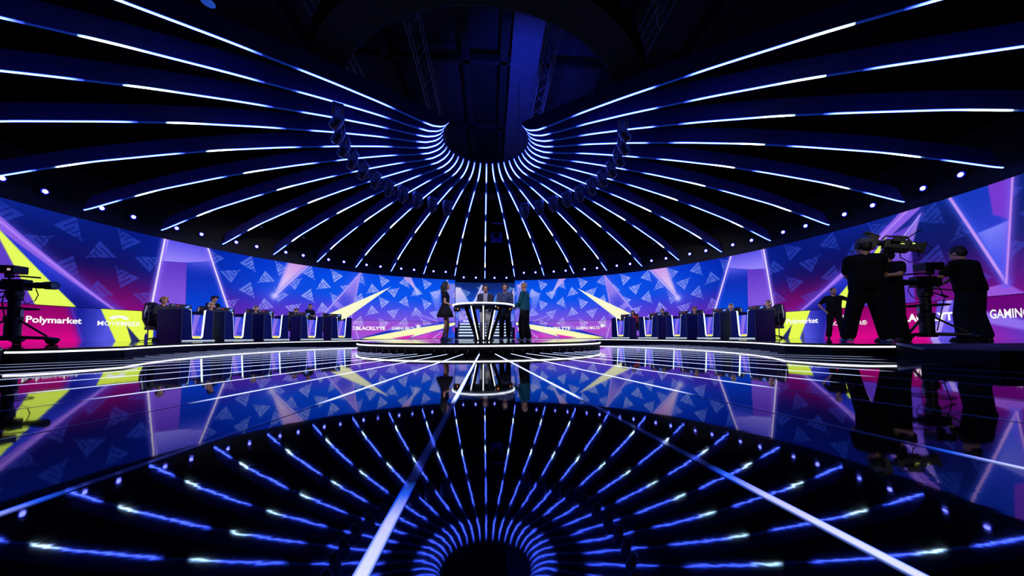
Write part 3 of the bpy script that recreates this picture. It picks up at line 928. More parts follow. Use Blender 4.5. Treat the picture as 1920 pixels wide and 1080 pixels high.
# moving-head lamps under the ring
mh0 = None
mi = 0
for s in (-1, 1):
    for i in range(11):
        a = s * (24.0 + 9.2 * i) - 0.3
        lab = 'moving-head lamp under the canopy ring, %s from the middle on the %s' % (ORD[i], SIDE[s])
        p = Vector((0.08, Y0, 5.5)) + Vector((sin(rad(a)), cos(rad(a)), 0)) * 3.68
        if mh0 is None:
            mh0 = thing('moving_head_lamp', lab, 'stage lamp', p, -rad(a), 'moving-head lamps under the canopy')
            MB().box((0, 0, -0.07), (0.30, 0.24, 0.13)).build('base', M_lampbody, mh0, bevel=0.03)
            MB().cyl((0, 0, 0), (0, 0, 0.445), 0.02).build('clamp_pole', M_chrome, mh0)
            y = MB()
            for sx in (-1, 1):
                y.box((sx * 0.15, 0, -0.27), (0.045, 0.14, 0.30))
            y.box((0, 0, -0.15), (0.33, 0.14, 0.05))
            y.build('yoke', M_lampbody, mh0, bevel=0.015)
            hd = MB().lathe([(0.05, 0.17), (0.09, 0.15), (0.112, 0.05), (0.115, -0.06), (0.105, -0.16), (0.10, -0.2)], n=20)
            hd.xf(Matrix.Translation((0, 0, -0.34)) @ Matrix.Rotation(rad(28), 4, 'X')).build('head', M_lampbody, mh0, smooth=0.7)
            MB().lathe([(0.086, 0), (0.075, -0.018), (0.04, -0.028)], n=20).xf(
                Matrix.Translation((0, 0, -0.34)) @ Matrix.Rotation(rad(28), 4, 'X') @ Matrix.Translation((0, 0, -0.2))).build('lens', M_glass, mh0, smooth=1)
        else:
            dup(mh0, p, -rad(a), lab)

# round blue spots on the fascia, two per bay
sp0 = None
for b in range(-11, 11):
    cb = (b + 0.5) * 9.03 - 0.6
    for q in (-1, 1):
        a = cb + q * 1.77
        rr = RC if b in (-1, 0) else RS
        zz = 4.42 if b in (-1, 0) else 4.57
        p = pol(a, rr + 0.02, zz)
        n_ = b + 1 if b >= 0 else -b
        lab = 'round blue spotlight on the fascia, %s one in %s bay %s of middle rib' % ('left' if q < 0 else 'right', ORD[n_ - 1], 'right' if b >= 0 else 'left')
        if sp0 is None:
            sp0 = thing('spotlight', lab, 'spotlight', p, face_out(a), 'round blue spotlights along the fascia')
            MB().cyl((0, 0.0, 0), (0, -0.08, 0), 0.095, 0.095, n=20).build('housing', M_lampbody, sp0)
            MB().cyl((0, -0.081, 0), (0, -0.084, 0), 0.088, 0.088, n=20).build('halo_disc', emat('spot_halo', 1.0, color=(0.004, 0.006, 0.55)), sp0)  # glowing disc round the bulb, imitates its blue halo
            MB().ell((0, -0.09, 0), (0.058, 0.045, 0.058), n=16, m=8).build('bulb', E_spot, sp0, smooth=3)
        else:
            dup(sp0, p, face_out(a), lab)

# small white dome cameras under the ribs
dc0 = None
for a, s, i in ((-68.75, 'left', 3), (-59.5, 'left', 2), (-50.8, 'left', 1), (50.2, 'right', 1), (59.6, 'right', 2), (68.8, 'right', 3)):
    p = pol(a, 11.5, 5.18)
    lab = 'small white dome camera beside a canopy rib, %s on the %s' % (('nearest the middle', 'second from the middle', 'furthest from the middle')[i - 1], s)
    if dc0 is None:
        dc0 = thing('dome_camera', lab, 'camera', p, face_out(a), 'dome cameras under the canopy')
        MB().ell((0, 0, 0), (0.058, 0.058, 0.058)).build('dome', M_white, dc0, smooth=3)
        MB().lathe([(0.066, 0.0), (0.066, 0.05), (0.03, 0.07)], n=16).build('mount', M_cam, dc0)
        MB().cyl((0, 0, 0.06), (0, 0, 0.4), 0.012, n=6).build('drop_pole', M_cam, dc0)
    else:
        dup(dc0, p, face_out(a), lab)

# lamps and a bracket seen between the middle ribs
for a, z, lab, lit in ((3.4, 6.05, 'boxy blue-lit lamp hanging behind the middle ribs', True),
                       (-4.6, 6.08, 'dark round lamp hanging behind the middle ribs', False)):
    t = thing('hanging_lamp', lab, 'stage lamp', pol(a, 9.2, z), face_out(a))
    MB().cyl((0, 0, 0), (0, 0.28, 0.05), 0.17, 0.15, n=20).build('head', M_lampbody, t, smooth=0.6)
    MB().cyl((0, -0.012, 0), (0, 0.01, 0), 0.13, n=20).build('lens', M_glass, t)
    MB().box((0, 0.1, 0.2), (0.42, 0.06, 0.05)).build('bracket', M_lampbody, t)
    MB().cyl((0, 0.1, 0.2), (0, 0.1, 4.95), 0.02).build('clamp_pole', M_chrome, t)
    if lit:
        MB().box((0.02, 0.36, -0.02), (0.66, 0.08, 0.55)).build('back_plate', mat('blue_plate', (70, 74, 200), 0.5, noise=0.1), t)
t = thing('hanging_lamp', 'round lamp with a blue face hanging high above the left canopy ribs', 'stage lamp', (-5.6, 6.67, 7.2))
MB().lathe([(0.0, 0.0), (0.13, 0.0), (0.15, 0.04), (0.14, 0.22), (0.06, 0.26), (0.0, 0.26)], n=20).build('head', M_lampbody, t, smooth=0.7)
MB().cyl((0, 0, -0.004), (0, 0, 0.002), 0.12, n=20).build('lens', emat('blue_lens', 0.5, color=(0.03, 0.12, 0.8)), t)
MB().cyl((0, 0, 0.24), (0, 0, 3.75), 0.018).build('clamp_pole', M_chrome, t)
cb_ = thing('lamp_bar', 'horizontal steel bar hanging behind the middle ribs above the boxy lamp', 'lamp bar', pol(4.2, 9.9, 7.0), face_out(4.2))
MB().cyl((-0.45, 0, 0), (0.45, 0, 0), 0.05).build('bar', mat('bar_blue', (90, 92, 190), 0.5, noise=0.1), cb_)
MB().cyl((-0.3, 0, 0), (-0.3, 0, 4.05), 0.015).cyl((0.3, 0, 0), (0.3, 0, 4.05), 0.015).build('hanger', M_chrome, cb_)
spot_lamp('projector_wash', pol(2.5, 7.2, 5.2), pol(3.4, 9.4, 6.2), 14, (0.1, 0.14, 1.0), 50)

# lighting trusses under the roof
for x, lab in ((-1.86, 'lattice lighting truss under the roof, left of the lit roof panel'), (1.96, 'dark lattice lighting truss under the roof, right of the lit roof panel'),
               (-4.2, 'outer lattice lighting truss left of the ring beam'), (4.6, 'outer lattice lighting truss right of the ring beam')):
    t = thing('lighting_truss', lab, 'truss', (x, 4.0, 8.6), 0, 'lighting trusses under the roof')
    w_ = 0.19
    for sx, sz in ((-1, 0), (1, 0), (-1, 1), (1, 1)):
        MB().cyl((sx * w_, 0, sz * 0.36), (sx * w_, 16, sz * 0.36), 0.022, n=8).build('chord', M_steel, t, smooth=1)
    b = MB(); N = 32
    for i in range(N):
        y0, y1 = 16 * i / N, 16 * (i + 1) / N
        for sx in (-1, 1):
            b.cyl((sx * w_, y0, 0), (sx * w_, y1, 0.36), 0.011, n=5)
            b.cyl((sx * w_, y1, 0.36), (sx * w_, y1, 0), 0.009, n=5)
        for zz in (0, 0.36):
            b.cyl((-w_ if i % 2 else w_, y0, zz), (w_ if i % 2 else -w_, y1, zz), 0.011, n=5)
    b.build('lattice', M_steel, t)

# ------------------------------------------------------------------ player desks
GL, GR = 'player desks of the left-hand row', 'player desks of the right-hand row'


def desk_parts(t):
    W, H, D = 0.48, 1.05, 1.05
    # front panel with a U-shaped opening: outline in x-z
    def u_edge(inset=0.0):
        pts = []
        xt, xb, zb, rc = 0.215 - inset, 0.150 - inset, 0.075 + inset, 0.06
        pts += [(-xt, H - 0.035), (-xb - 0.008, zb + rc)]
        for j in range(1, 6):
            a = PI + (PI / 2) * j / 5
            pts.append((-xb + rc + rc * cos(a), zb + rc + rc * sin(a)))
        for j in range(0, 5):
            a = 1.5 * PI + (PI / 2) * j / 5
            pts.append((xb - rc + rc * cos(a), zb + rc + rc * sin(a)))
        pts += [(xb + 0.008, zb + rc), (xt, H - 0.035)]
        return pts
    u = u_edge()
    half = len(u) // 2
    rot = Matrix(((1, 0, 0, 0), (0, 0, 1, 0), (0, 1, 0, 0), (0, 0, 0, 1)))   # prism z -> y
    fp = MB()
    out = [(-W + 0.07, 0), (W - 0.07, 0), (W - 0.07, H)] + [(u[-1][0] + 0.035, H)] + u[::-1] + [(u[0][0] - 0.035, H), (-W + 0.07, H)]
    fp.prism(out, 0.0, 0.13).xf(rot)
    fp.build('front_panel', M_desk, t)
    for sx in (-1, 1):
        path = [(sx * (W - 0.07), 0.0)]
        for j in range(1, 7):
            a = (PI / 2) * j / 6
            path.append((sx * (W - 0.07 + 0.07 * sin(a)), 0.07 - 0.07 * cos(a)))
        path += [(sx * W, D)]
        inn = [(sx * (W - 0.05), D), (sx * (W - 0.05), 0.13), (sx * (W - 0.07), 0.13)]
        MB().prism(path + inn, 0, H).build('side_panel', M_desk, t, smooth=0.5)
    # picture panel set back in the opening, with its own little image
    n = 36; vs = []; cs = []; fs = []
    zz = np.linspace(0.08, 0.885, n)
    for j, z in enumerate(zz):
        hw = 0.150 + 0.065 * (z - 0.135) / 0.88
        if z < 0.135: hw = 0.15 - 0.055 + math.sqrt(max(0, 0.06 ** 2 - (0.135 - z) ** 2))
        for i in range(n):
            f = i / (n - 1); x = (2 * f - 1) * (hw + 0.004)
            c = np.array((38, 70, 226)) * (z / 0.9) + np.array((128, 84, 226)) * (1 - z / 0.9)
            if 0.10 + 0.25 * z < f < 0.22 + 0.62 * z and z > 0.2: c = c * 0.5 + np.array((214, 150, 240)) * 0.5
            if z < 0.17 and f > 0.1: c = np.array((250, 236, 120))
            elif z < 0.32 and f > 0.45 + (0.32 - z): c = np.array((60, 70, 220))
            vs.append((x, 0.085, z)); cs.append(to_lin(np.clip(c * 1.0, 0, 255) / 255))
    for j in range(n - 1):
        fs += [(j * n + i, j * n + i + 1, (j + 1) * n + i + 1, (j + 1) * n + i) for i in range(n - 1)]
    me = bpy.data.meshes.new('picture_panel'); me.from_pydata(vs, [], fs); me.update(); colour_attr(me, np.array(cs))
    link('picture_panel', me, E_screen, t)
    MB().prism([(-0.21, 0.5), (0.21, 0.5), (0.21, 0.89), (-0.21, 0.89)], 0.09, 0.12).xf(rot).build('panel_back', M_black, t)
    # light strip lining the opening
    vs = []; fs = []
    pts = [(u[0][0] - 0.035, H + 0.004), (u[0][0] - 0.01, H - 0.004)] + u + [(u[-1][0] + 0.01, H - 0.004), (u[-1][0] + 0.035, H + 0.004)]
    for x, z in pts:
        k = 0.985
        vs += [(x * k, -0.004, z), (x * k, 0.082, z)]
    for i in range(len(pts) - 1):
        fs.append((2 * i, 2 * i + 1, 2 * i + 3, 2 * i + 2))
    me = bpy.data.meshes.new('light_strip'); me.from_pydata([(x, y, z + 0.004) for x, y, z in vs], [], fs); me.update()
    link('light_strip', me, emat('desk_led', 1.8, color=(0.80, 0.95, 1.0)), t)
    MB().box((0, 0.6, 0.74), (2 * W - 0.104, 0.9, 0.04)).build('desk_top', M_desktop, t, bevel=0.005)
    MB().box((0, 0.12, 0.012), (2 * W + 0.02, 0.36, 0.024)).build('plinth', M_black, t)
    MB().box((0, -0.066, 0.016), (2 * W, 0.012, 0.018)).build('plinth_light', emat('plinth_led', 1.5, color=(0.55, 0.66, 0.75)), t)
    for sx in (-1, 1):
        MB().cyl((sx * (W - 0.02), 0.012, 0.03), (sx * (W - 0.02), 0.012, H - 0.01), 0.008, n=8).build('corner_trim', M_chrome, t)


def monitor_parts(t):
    MB().box((0, 0, 0.31), (0.62, 0.045, 0.36)).build('casing', M_mon, t, bevel=0.008)
    MB().box((0, 0.026, 0.31), (0.60, 0.006, 0.34)).build('picture', E_panel, t)
    MB().box((0.0, -0.04, 0.24), (0.11, 0.05, 0.14)).build('mount', M_cam, t, bevel=0.01)
    MB().cyl((0, -0.055, 0.02), (0, -0.055, 0.26), 0.022).build('stand', M_cam, t)
    MB().box((0, -0.04, 0.008), (0.26, 0.2, 0.016)).build('foot', M_cam, t, bevel=0.004)
    R90 = Matrix.Rotation(PI / 2, 4, 'X')
    me = flat([[(-.09, .0), (.0, .055), (.1, .055), (.02, .015), (.06, .015), (.02, -.03), (-.03, -.03)]])
    me.transform(Matrix.Translation((0.19, -0.0245, 0.40)) @ R90); link('eye_emblem', me, E_blue, t)
    me = letters('ASUS', 0.03)
    me.transform(Matrix.Translation((-0.27, -0.0245, 0.425)) @ R90 @ Matrix.Scale(0.05, 4)); link('lettering', me, mat('mark_white', (190, 190, 196), 0.5), t)
    me = flat([[(-.03, -.012), (.03, -.012), (.04, .012), (-.03, .012)]])
    me.transform(Matrix.Translation((-0.09, -0.0245, 0.435)) @ R90); link('red_emblem', me, E_red, t)


def chair_parts(t):
    MB().box((0, 0, 0.435), (0.50, 0.50, 0.12)).build('seat', M_leather, t, bevel=0.035, smooth=0.9)
    rot = Matrix.Rotation(rad(-10), 4, 'X')
    bk = MB().prism([(-0.20, 0), (0.20, 0), (0.27, 0.25), (0.25, 0.52), (0.20, 0.62), (0.17, 0.80), (0.09, 0.86), (-0.09, 0.86), (-0.17, 0.80), (-0.20, 0.62), (-0.25, 0.52), (-0.27, 0.25)], -0.05, 0.05)
    Mb = Matrix.Translation((0, 0.24, 0.50)) @ rot @ Matrix(((1, 0, 0, 0), (0, 0, 1, 0), (0, 1, 0, 0), (0, 0, 0, 1)))
    bk.xf(Mb).build('backrest', M_leather, t, bevel=0.03, smooth=0.9)
    tr = MB()
    for sx in (-1, 1):
        tr.tube([Mb @ Vector((sx * x, z, -0.052)) for x, z in ((0.235, 0.28), (0.225, 0.5), (0.185, 0.62), (0.155, 0.78))], 0.022, n=8)
    tr.build('side_trim', M_white, t, smooth=1)
    MB().box((0, 0, 0), (0.27, 0.09, 0.15)).xf(Matrix.Translation((0, 0.30, 1.21)) @ rot).build('head_cushion', M_leather, t, bevel=0.035, smooth=0.9)
    for sx in (-1, 1):
        MB().box((sx * 0.32, -0.02, 0.70), (0.08, 0.28, 0.035)).cyl((sx * 0.285, 0.02, 0.44), (sx * 0.31, 0.02, 0.70), 0.022).build('armrest', M_rubber, t)
    MB().cyl((0, 0, 0.10), (0, 0, 0.39), 0.03).build('gas_lift', M_chrome, t)
    b = MB()
    for i in range(5):
        a = 2 * PI * i / 5
        b.cyl((0, 0, 0.11), (0.30 * cos(a), 0.30 * sin(a), 0.07), 0.028, 0.018)
    b.build('star_base', M_cam, t)
    for i in range(5):
        a = 2 * PI * i / 5
        MB().cyl((0.30 * cos(a) - 0.02 * sin(a), 0.30 * sin(a) + 0.02 * cos(a), 0.03), (0.30 * cos(a) + 0.02 * sin(a), 0.30 * sin(a) - 0.02 * cos(a), 0.03), 0.03).build('caster', M_rubber, t)


DESKA = {-1: [-74.2, -66.95, -59.35, -51.35, -43.95], 1: [74.75, 67.15, 59.1, 51.45, 43.4]}
PLAYA = {-1: [-74.95, -67.75, -60.0, -51.95, -44.6], 1: [75.3, 67.85, 59.95, 52.05, 44.3]}
NM5 = ['outermost', 'second-outermost', 'middle', 'second-innermost', 'innermost']
dk0 = mo0 = ch0 = None
for s in (-1, 1):
    for i in range(5):
        a, pa = DESKA[s][i], PLAYA[s][i]
        lab = 'navy player desk with glowing U-shaped front, %s of the %s row' % (NM5[i], SIDE[s])
        if dk0 is None:
            dk0 = thing('player_desk', lab, 'desk', pol(a, 10.1, DECK), face_out(a), GL); desk_parts(dk0)
        else:
            dup(dk0, pol(a, 10.1, DECK), face_out(a), lab, GL if s < 0 else GR)
        am = a - s * (-0.55)
        lab = 'grey monitor back, on the %s desk of the %s row' % (NM5[i], SIDE[s])
        p = pol(am, 10.1 + 0.66, DECK + 0.762)
        if mo0 is None:
            mo0 = thing('monitor', lab, 'monitor', p, face_out(am), 'player monitors on the desks'); monitor_parts(mo0)
        else:
            dup(mo0, p, face_out(am), lab)
        lab = 'black gaming chair behind the %s desk of the %s row' % (NM5[i], SIDE[s])
        p = pol(pa, 11.62, DECK)
        if ch0 is None:
            ch0 = thing('gaming_chair', lab, 'chair', p, face_out(pa), 'gaming chairs of the players'); chair_parts(ch0)
        else:
            dup(ch0, p, face_out(pa), lab)

# ------------------------------------------------------------------ round table
TC = Vector((0.02, 9.05, DECK + 0.004))
tb = thing('round_table', 'round glass-topped table with glowing rim and slanted light-edged legs', 'table', TC)
MB().lathe([(0.0, 0.985), (0.84, 0.985), (0.84, 1.0), (0.0, 1.0)], n=56).build('glass_top', M_glasstop, tb)
MB().lathe([(0.84, 0.962), (0.870, 0.962), (0.876, 0.98), (0.870, 0.998), (0.84, 0.998)], n=64, close=True).build('rim_light', emat('rim_led', 2.6, color=(0.86, 0.9, 1.0)), tb)
MB().lathe([(0.12, 0.90), (0.80, 0.94), (0.84, 0.945), (0.84, 0.985), (0.12, 0.985)], n=48, close=True).build('underframe', M_desk, tb)
MB().lathe([(0.0, 0.0), (0.30, 0.0), (0.28, 0.03), (0.0, 0.03)], n=40).build('foot_plate', M_black, tb)
for k in range(10):
    a = -PI / 2 + 2 * PI * k / 10
    d = Vector((cos(a), sin(a), 0)); t_ = Vector((-sin(a), cos(a), 0))
    lg = MB()
    vs = []
    for r, z in ((0.24, 0.02), (0.56, 0.94)):
        for e in (-0.035, 0.035):
            for dp in (-0.08, 0.0):
                vs.append(d * (r + dp) + t_ * e + Vector((0, 0, z)))
    lg.add(vs, [(0, 1, 3, 2), (4, 6, 7, 5), (0, 2, 6, 4), (1, 5, 7, 3), (0, 4, 5, 1), (2, 3, 7, 6)])
    lo = lg.build('leg', M_black, tb)
    if k in (0, 1, 9, 4, 6):
        vs = []
        for r, z in ((0.243, 0.03), (0.562, 0.94)):
            for e in (-0.013, 0.013):
                for dp in (0.0, 0.012):
                    vs.append(d * (r + dp) + t_ * e + Vector((0, 0, z)))
        MB().add(vs, [(0, 1, 3, 2), (4, 6, 7, 5), (0, 2, 6, 4), (1, 5, 7, 3), (0, 4, 5, 1), (2, 3, 7, 6)]).build('light_strip', emat('leg_led', 2.6, color=(0.86, 0.9, 1.0)), lo)
for (x, y), lab in (((-0.74, -0.10), 'black comms box under the left end of the round table'),
                    ((0.36, -0.56), 'black comms box under the round table, right of its front leg'),
                    ((0.70, -0.20), 'black comms box under the right end of the round table')):
    t = thing('comms_box', lab, 'comms box', TC + Vector((x, y, 0.815)), 0, 'comms boxes under the table')
    MB().box((0, 0, 0.04), (0.17, 0.13, 0.085)).build('case', M_cam, t, bevel=0.006)
    MB().cyl((0.03, -0.066, 0.055), (0.03, -0.074, 0.055), 0.014).build('indicator', E_orange, t)
    MB().cyl((-0.04, -0.066, 0.03), (-0.04, -0.072, 0.03), 0.012).build('knob', M_rubber, t)
cbl = MB().tube([TC + Vector(p) for p in ((-0.62, -0.25, 0.86), (-0.6, -0.3, 0.74), (-0.52, -0.32, 0.68), (-0.45, -0.3, 0.74), (-0.42, -0.26, 0.87))], 0.006, n=6)
tag(cbl.build('cable', M_rubber), 'thin black cable looping below the left side of the round table', 'cable')

# stands, bottles
for loc, lab in ((pol(-78.7, 10.9, DECK), 'thin pole stand beside the outermost chair on the left'), (pol(78.8, 10.9, DECK), 'thin pole stand beside the outermost chair on the right')):
    t = thing('pole_stand', lab, 'stand', loc)
    MB().cyl((0, 0, 0.02), (0, 0, 1.16), 0.014).build('pole', M_chrome, t)
    b = MB()
    for i in range(3):
        a = 2 * PI * i / 3 + 0.4
        b.cyl((0, 0, 0.05), (0.28 * cos(a), 0.28 * sin(a), 0.012), 0.012)
    b.build('tripod_foot', M_cam, t)
    MB().box((0, -0.03, 1.18), (0.10, 0.12, 0.07)).build('small_camera', M_cam, t, bevel=0.01)
    MB().box((0, 0, 0.55), (0.05, 0.05, 0.06)).build('clamp', M_cam, t)
for loc, lab in ((pol(-80.4, 10.5, DECK), 'clear water bottle on the deck left of the outermost left desk'), (pol(81.7, 11.2, DECK), 'clear water bottle on the deck in front of the right sponsor band')):
    t = thing('water_bottle', lab, 'bottle', loc)
    MB().lathe([(0.0, 0), (0.034, 0.0), (0.036, 0.02), (0.034, 0.09), (0.036, 0.16), (0.03, 0.20), (0.014, 0.225), (0.014, 0.235), (0.0, 0.235)], n=16).build('body', M_clear, t, smooth=1)
    MB().cyl((0, 0, 0.236), (0, 0, 0.258), 0.016).build('cap', M_white, t)

# ------------------------------------------------------------------ people
SKIN = mat('skin', (206, 150, 124), 0.5, noise=0.05, nscale=30)
SKIN_T = mat('skin_tan', (190, 132, 104), 0.5, noise=0.05, nscale=30)


def solidify(mb, voxel, smooth_it=4):
    """fuse overlapping closed shapes into one continuous surface"""
    me = mb.mesh('fuse_temp')
    o = bpy.data.objects.new('fuse_temp', me); COL.objects.link(o)
    r = o.modifiers.new('r', 'REMESH'); r.mode = 'VOXEL'; r.voxel_size = voxel; r.use_smooth_shade = True
    if smooth_it:
        sm = o.modifiers.new('s', 'SMOOTH'); sm.factor = 0.5; sm.iterations = smooth_it
    out = bpy.data.meshes.new_from_object(o.evaluated_get(bpy.context.evaluated_depsgraph_get()))
    bpy.data.objects.remove(o); bpy.data.meshes.remove(me)
    out.shade_smooth()
    return out


def ik(S, W, a, b, pole):
    S, W, pole = Vector(S), Vector(W), Vector(pole)
    d = W - S; L = min(d.length, (a + b) * 0.999)
    d.normalize(); W = S + d * L
    x = (a * a - b * b + L * L) / (2 * L); h = math.sqrt(max(0, a * a - x * x))
    p = pole - d * pole.dot(d)
    if p.length < 1e-5: p = d.orthogonal()
    p.normalize()
    return S + d * x + p * h, W


def person(label, loc, rz, sc=1.0, female=False, hands=None, feet=None, sit=False, lean=0.0, turn=0.0, tilt=0.0, nod=0.0, bulk=1.0,
           skin=None, shirt=(20, 20, 24), sleeve='short', trousers=(18, 18, 22), loose=1.0, shoes=(180, 185, 195), hair=None, hairstyle='short',
           headset=None, cap=None, dress=None, voxel=0.013, face=True, beard=None, glasses=False, coat=None, pattern=None, elbows=None, fist=False, seat_z=0.56):
    """local +y is where the body faces; hands / feet are targets in body space for (left -x, right +x)"""
    skin = skin or SKIN
    root = thing('person', label, 'person', loc, rz, None, sc)
    lift = 0.0
    hipz = 0.92 if not sit else seat_z + 0.09
    dz = hipz - 0.92
    L = Matrix.Translation((0, 0, hipz)) @ Matrix.Rotation(-lean, 4, 'X') @ Matrix.Translation((0, 0, -hipz))
    up = lambda x, y, z: L @ Vector((x, y, z + dz))
    shw = (0.165 if female else 0.19) * (0.5 + 0.5 * bulk)
    pel = Vector((0, 0, hipz)); waist = up(0, 0.01, 1.08); chest = up(0, 0.015, 1.28); neck0 = up(0, 0.0, 1.45); 
    HM = Matrix.Translation(up(0, 0.015, 1.525)) @ Matrix.Rotation(turn, 4, 'Z') @ Matrix.Rotation(-nod, 4, 'X') @ Matrix.Rotation(tilt, 4, 'Y')
    hp = lambda x, y, z: HM @ Vector((x, y, z))
    b = MB()
    # head: skull, face, jaw, nose, ears, neck
    R3 = HM.to_3x3()
    b.ell(hp(0, 0.0, 0.125), (0.076, 0.098, 0.108), R3)
    b.ell(hp(0, 0.035, 0.075), (0.062, 0.066, 0.085), R3)
    b.ell(hp(0, 0.062, 0.022), (0.040, 0.036, 0.032), R3)
    b.cap(hp(0, 0.098, 0.105), hp(0, 0.116, 0.072), 0.011, 0.016, n=8)
    b.ell(hp(0, 0.094, 0.128), (0.052, 0.012, 0.012), R3)
    b.ell(hp(0, 0.098, 0.040), (0.026, 0.012, 0.011), R3)
    for sx in (-1, 1):
        b.ell(hp(sx * 0.078, -0.004, 0.09), (0.012, 0.022, 0.034), R3)
    b.cap(neck0 - Vector((0, 0, 0.02)), hp(0, -0.008, 0.05), 0.058 if not female else 0.048, 0.054 if not female else 0.044)
    # torso
    k = bulk
    TOR = [(0.88, .150, .105, 0), (0.95, .158, .112, 0), (1.04, .146, .106, 0), (1.12, .140, .102, .006), (1.22, .152, .108, .010), (1.31, .168, .112, .008), (1.38, .165, .100, 0), (1.425, .120, .078, -.004), (1.455, .066, .060, -.004)]

    def torso(mb, e=0.0, z0=0.86, box=0.0, kk=1.0):
        rr = []
        for z, rx, ry, cy in TOR:
            if z < z0: continue
            if z < 1.3: rx = rx * (1 - box) + .170 * box; ry = ry * (1 - box) + .118 * box
            f = 0.5 if z > 1.4 else 1.0
            rr.append((up(0, cy, z), L3 @ Vector((rx * k * kk * (0.9 if female else 1) + e * f, 0, 0)), L3 @ Vector((0, ry * k * kk + e * f, 0))))
        mb.loft(rr)
    L3 = L.to_3x3()
    tor = [(up(0, 0, 0.98), (0.15 * k, 0.105 * k, 0.12)), (up(0, 0.008, 1.10), (0.135 * k, 0.10 * k, 0.12)), (up(0, 0.01, 1.25), (0.155 * k, 0.108 * k, 0.14)), (up(0, 0.0, 1.36), (0.165 * k, 0.10 * k, 0.10))]
    torso(b)
    for sx in (-1, 1):
        b.cap(up(sx * 0.05, -0.005, 1.43), up(sx * shw * 0.92, 0, 1.405), 0.055, 0.062)
        if female: b.ell(up(sx * 0.065, 0.075, 1.27), (0.060, 0.048, 0.058), L3)
    arms = []
    hands = hands or [None, None]; elbows = elbows or [None, None]
    for i, sx in enumerate((-1, 1)):
        S = up(sx * shw, 0, 1.395)
        W = hands[i]
        W = Vector(W) if W is not None else Vector(up(sx * (shw + 0.07), 0.05, 0.86))
        E, W = ik(S, W, 0.285, 0.255, elbows[i] or (sx * 0.35, -0.8, -0.35))
        f = 0.85 if female else 1.0
        b.cap(S, E, 0.052 * f * k ** .5, 0.040 * f); b.cap(E, W, 0.041 * f, 0.027 * f)
        hd = (W - E).normalized(); pa = hd.cross(Vector((0, 0, 1)))
        if pa.length < 1e-3: pa = Vector((1, 0, 0))
        pa.normalize(); nn = pa.cross(hd).normalized()
        pc = W + hd * 0.05
        M3 = Matrix((pa, hd, nn)).transposed()
        b.ell(pc, (0.040, 0.052, 0.017), M3, n=10, m=6)
        arms.append((S, E, W, hd, pa, nn))
    hipw = 0.085; legs = []
    feet = feet or [(-0.11, 0.0), (0.11, 0.0)]
    for i, sx in enumerate((-1, 1)):
        H_ = Vector((sx * hipw, 0, hipz - 0.03))
        F = Vector((feet[i][0], feet[i][1], feet[i][2] if len(feet[i]) > 2 else 0.085))
        if sit:
            K = Vector((sx * 0.095, 0.42, seat_z + 0.01)); F = Vector((sx * 0.10, 0.44, 0.085))
        else:
            K, F = ik(H_, F, 0.412, 0.402, (sx * 0.05, 1, 0))
        legs.append((H_, K, F))
        b.cap(H_, K, 0.082 * k ** .5 * (0.9 if female else 1), 0.052); b.cap(K, F, 0.052, 0.036)
        b.cap(F + Vector((0, -0.03, -0.04)), F + Vector((sx * 0.02, 0.12, -0.05)), 0.034, 0.028)
    me = solidify(b, voxel)
    # five separate fingers on each hand, joined to the body mesh
    fb = MB()
    for sx, (S, E, W, hd, pa, nn) in zip((-1, 1), arms):
        curl = 1.1 if fist else 0.45
        dn = -nn if nn.z > 0 else nn
        for j, (off, ln) in enumerate(((-0.030, 0.062), (-0.010, 0.072), (0.010, 0.068), (0.029, 0.054))):
            p0 = W + hd * 0.088 + pa * off
            d1 = (hd + dn * curl * 0.5).normalized(); d2 = (hd + dn * curl * 1.6).normalized()
            p1 = p0 + d1 * ln * 0.55; p2 = p1 + d2 * ln * 0.5
            fb.cap(p0 - hd * 0.02, p1, 0.0092, 0.0085, n=8, m=3); fb.cap(p1, p2, 0.0085, 0.0072, n=8, m=3)
        inn = pa * (-sx if (pa.dot(Vector((1, 0, 0)))) > 0 else sx)
        q0 = W + hd * 0.03 + inn * 0.032; q1 = q0 + (hd * 0.6 + inn * 0.6 + dn * 0.4).normalized() * 0.045; q2 = q1 + (hd + dn * 0.5).normalized() * 0.032
        fb.cap(q0, q1, 0.0115, 0.010, n=8, m=3); fb.cap(q1, q2, 0.010, 0.008, n=8, m=3)
    bm = bmesh.new(); bm.from_mesh(me); tmp = fb.mesh('fuse_temp'); bm.from_mesh(tmp); bm.to_mesh(me); bm.free(); bpy.data.meshes.remove(tmp)
    me.shade_smooth(); me.materials.clear()
    link('body', me, skin, root)
    # upper garment
    def cloth(name, col, rough=0.85):
        return mat('cloth_%d_%d_%d' % tuple(col), col, rough, noise=0.18, nscale=55, bump=0.15, spec=0.2)
    g = MB(); e = 0.022 * loose
    low = 0.93 if not sit else 0.97
    if dress is None:
        torso(g, 0.012 + e * 0.6, (0.93 if sit else 0.86), min(1.0, 0.3 + 0.4 * (loose - 1)))
        for sx in (-1, 1):
            g.cap(up(sx * 0.045, -0.006, 1.432), up(sx * shw * 0.94, 0, 1.404), 0.062 + e * .2, 0.070 + e * .25)
    else:
        torso(g, 0.010, 0.93)
        for sx in (-1, 1):
            g.ell(up(sx * 0.065, 0.076, 1.27), (0.066, 0.052, 0.062), L3)
            g.cap(up(sx * 0.10, -0.004, 1.395), up(sx * shw * 0.95, 0, 1.39), 0.05, 0.064)
        g.ell(up(0, 0, 1.0), (0.165, 0.125, 0.10), L3)
    for (S, E, W, hd, pa, nn) in arms:
        if sleeve == 'short':
            g.cap(S, S.lerp(E, 0.66 if dress is None else 0.34), 0.060 + e * .35, 0.056 + e * .5)
        else:
            g.cap(S, E, 0.060 + e * .35, 0.047 + e * .5); g.cap(E, E.lerp(W, 0.93), 0.047 + e * .5, 0.036 + e * .4)
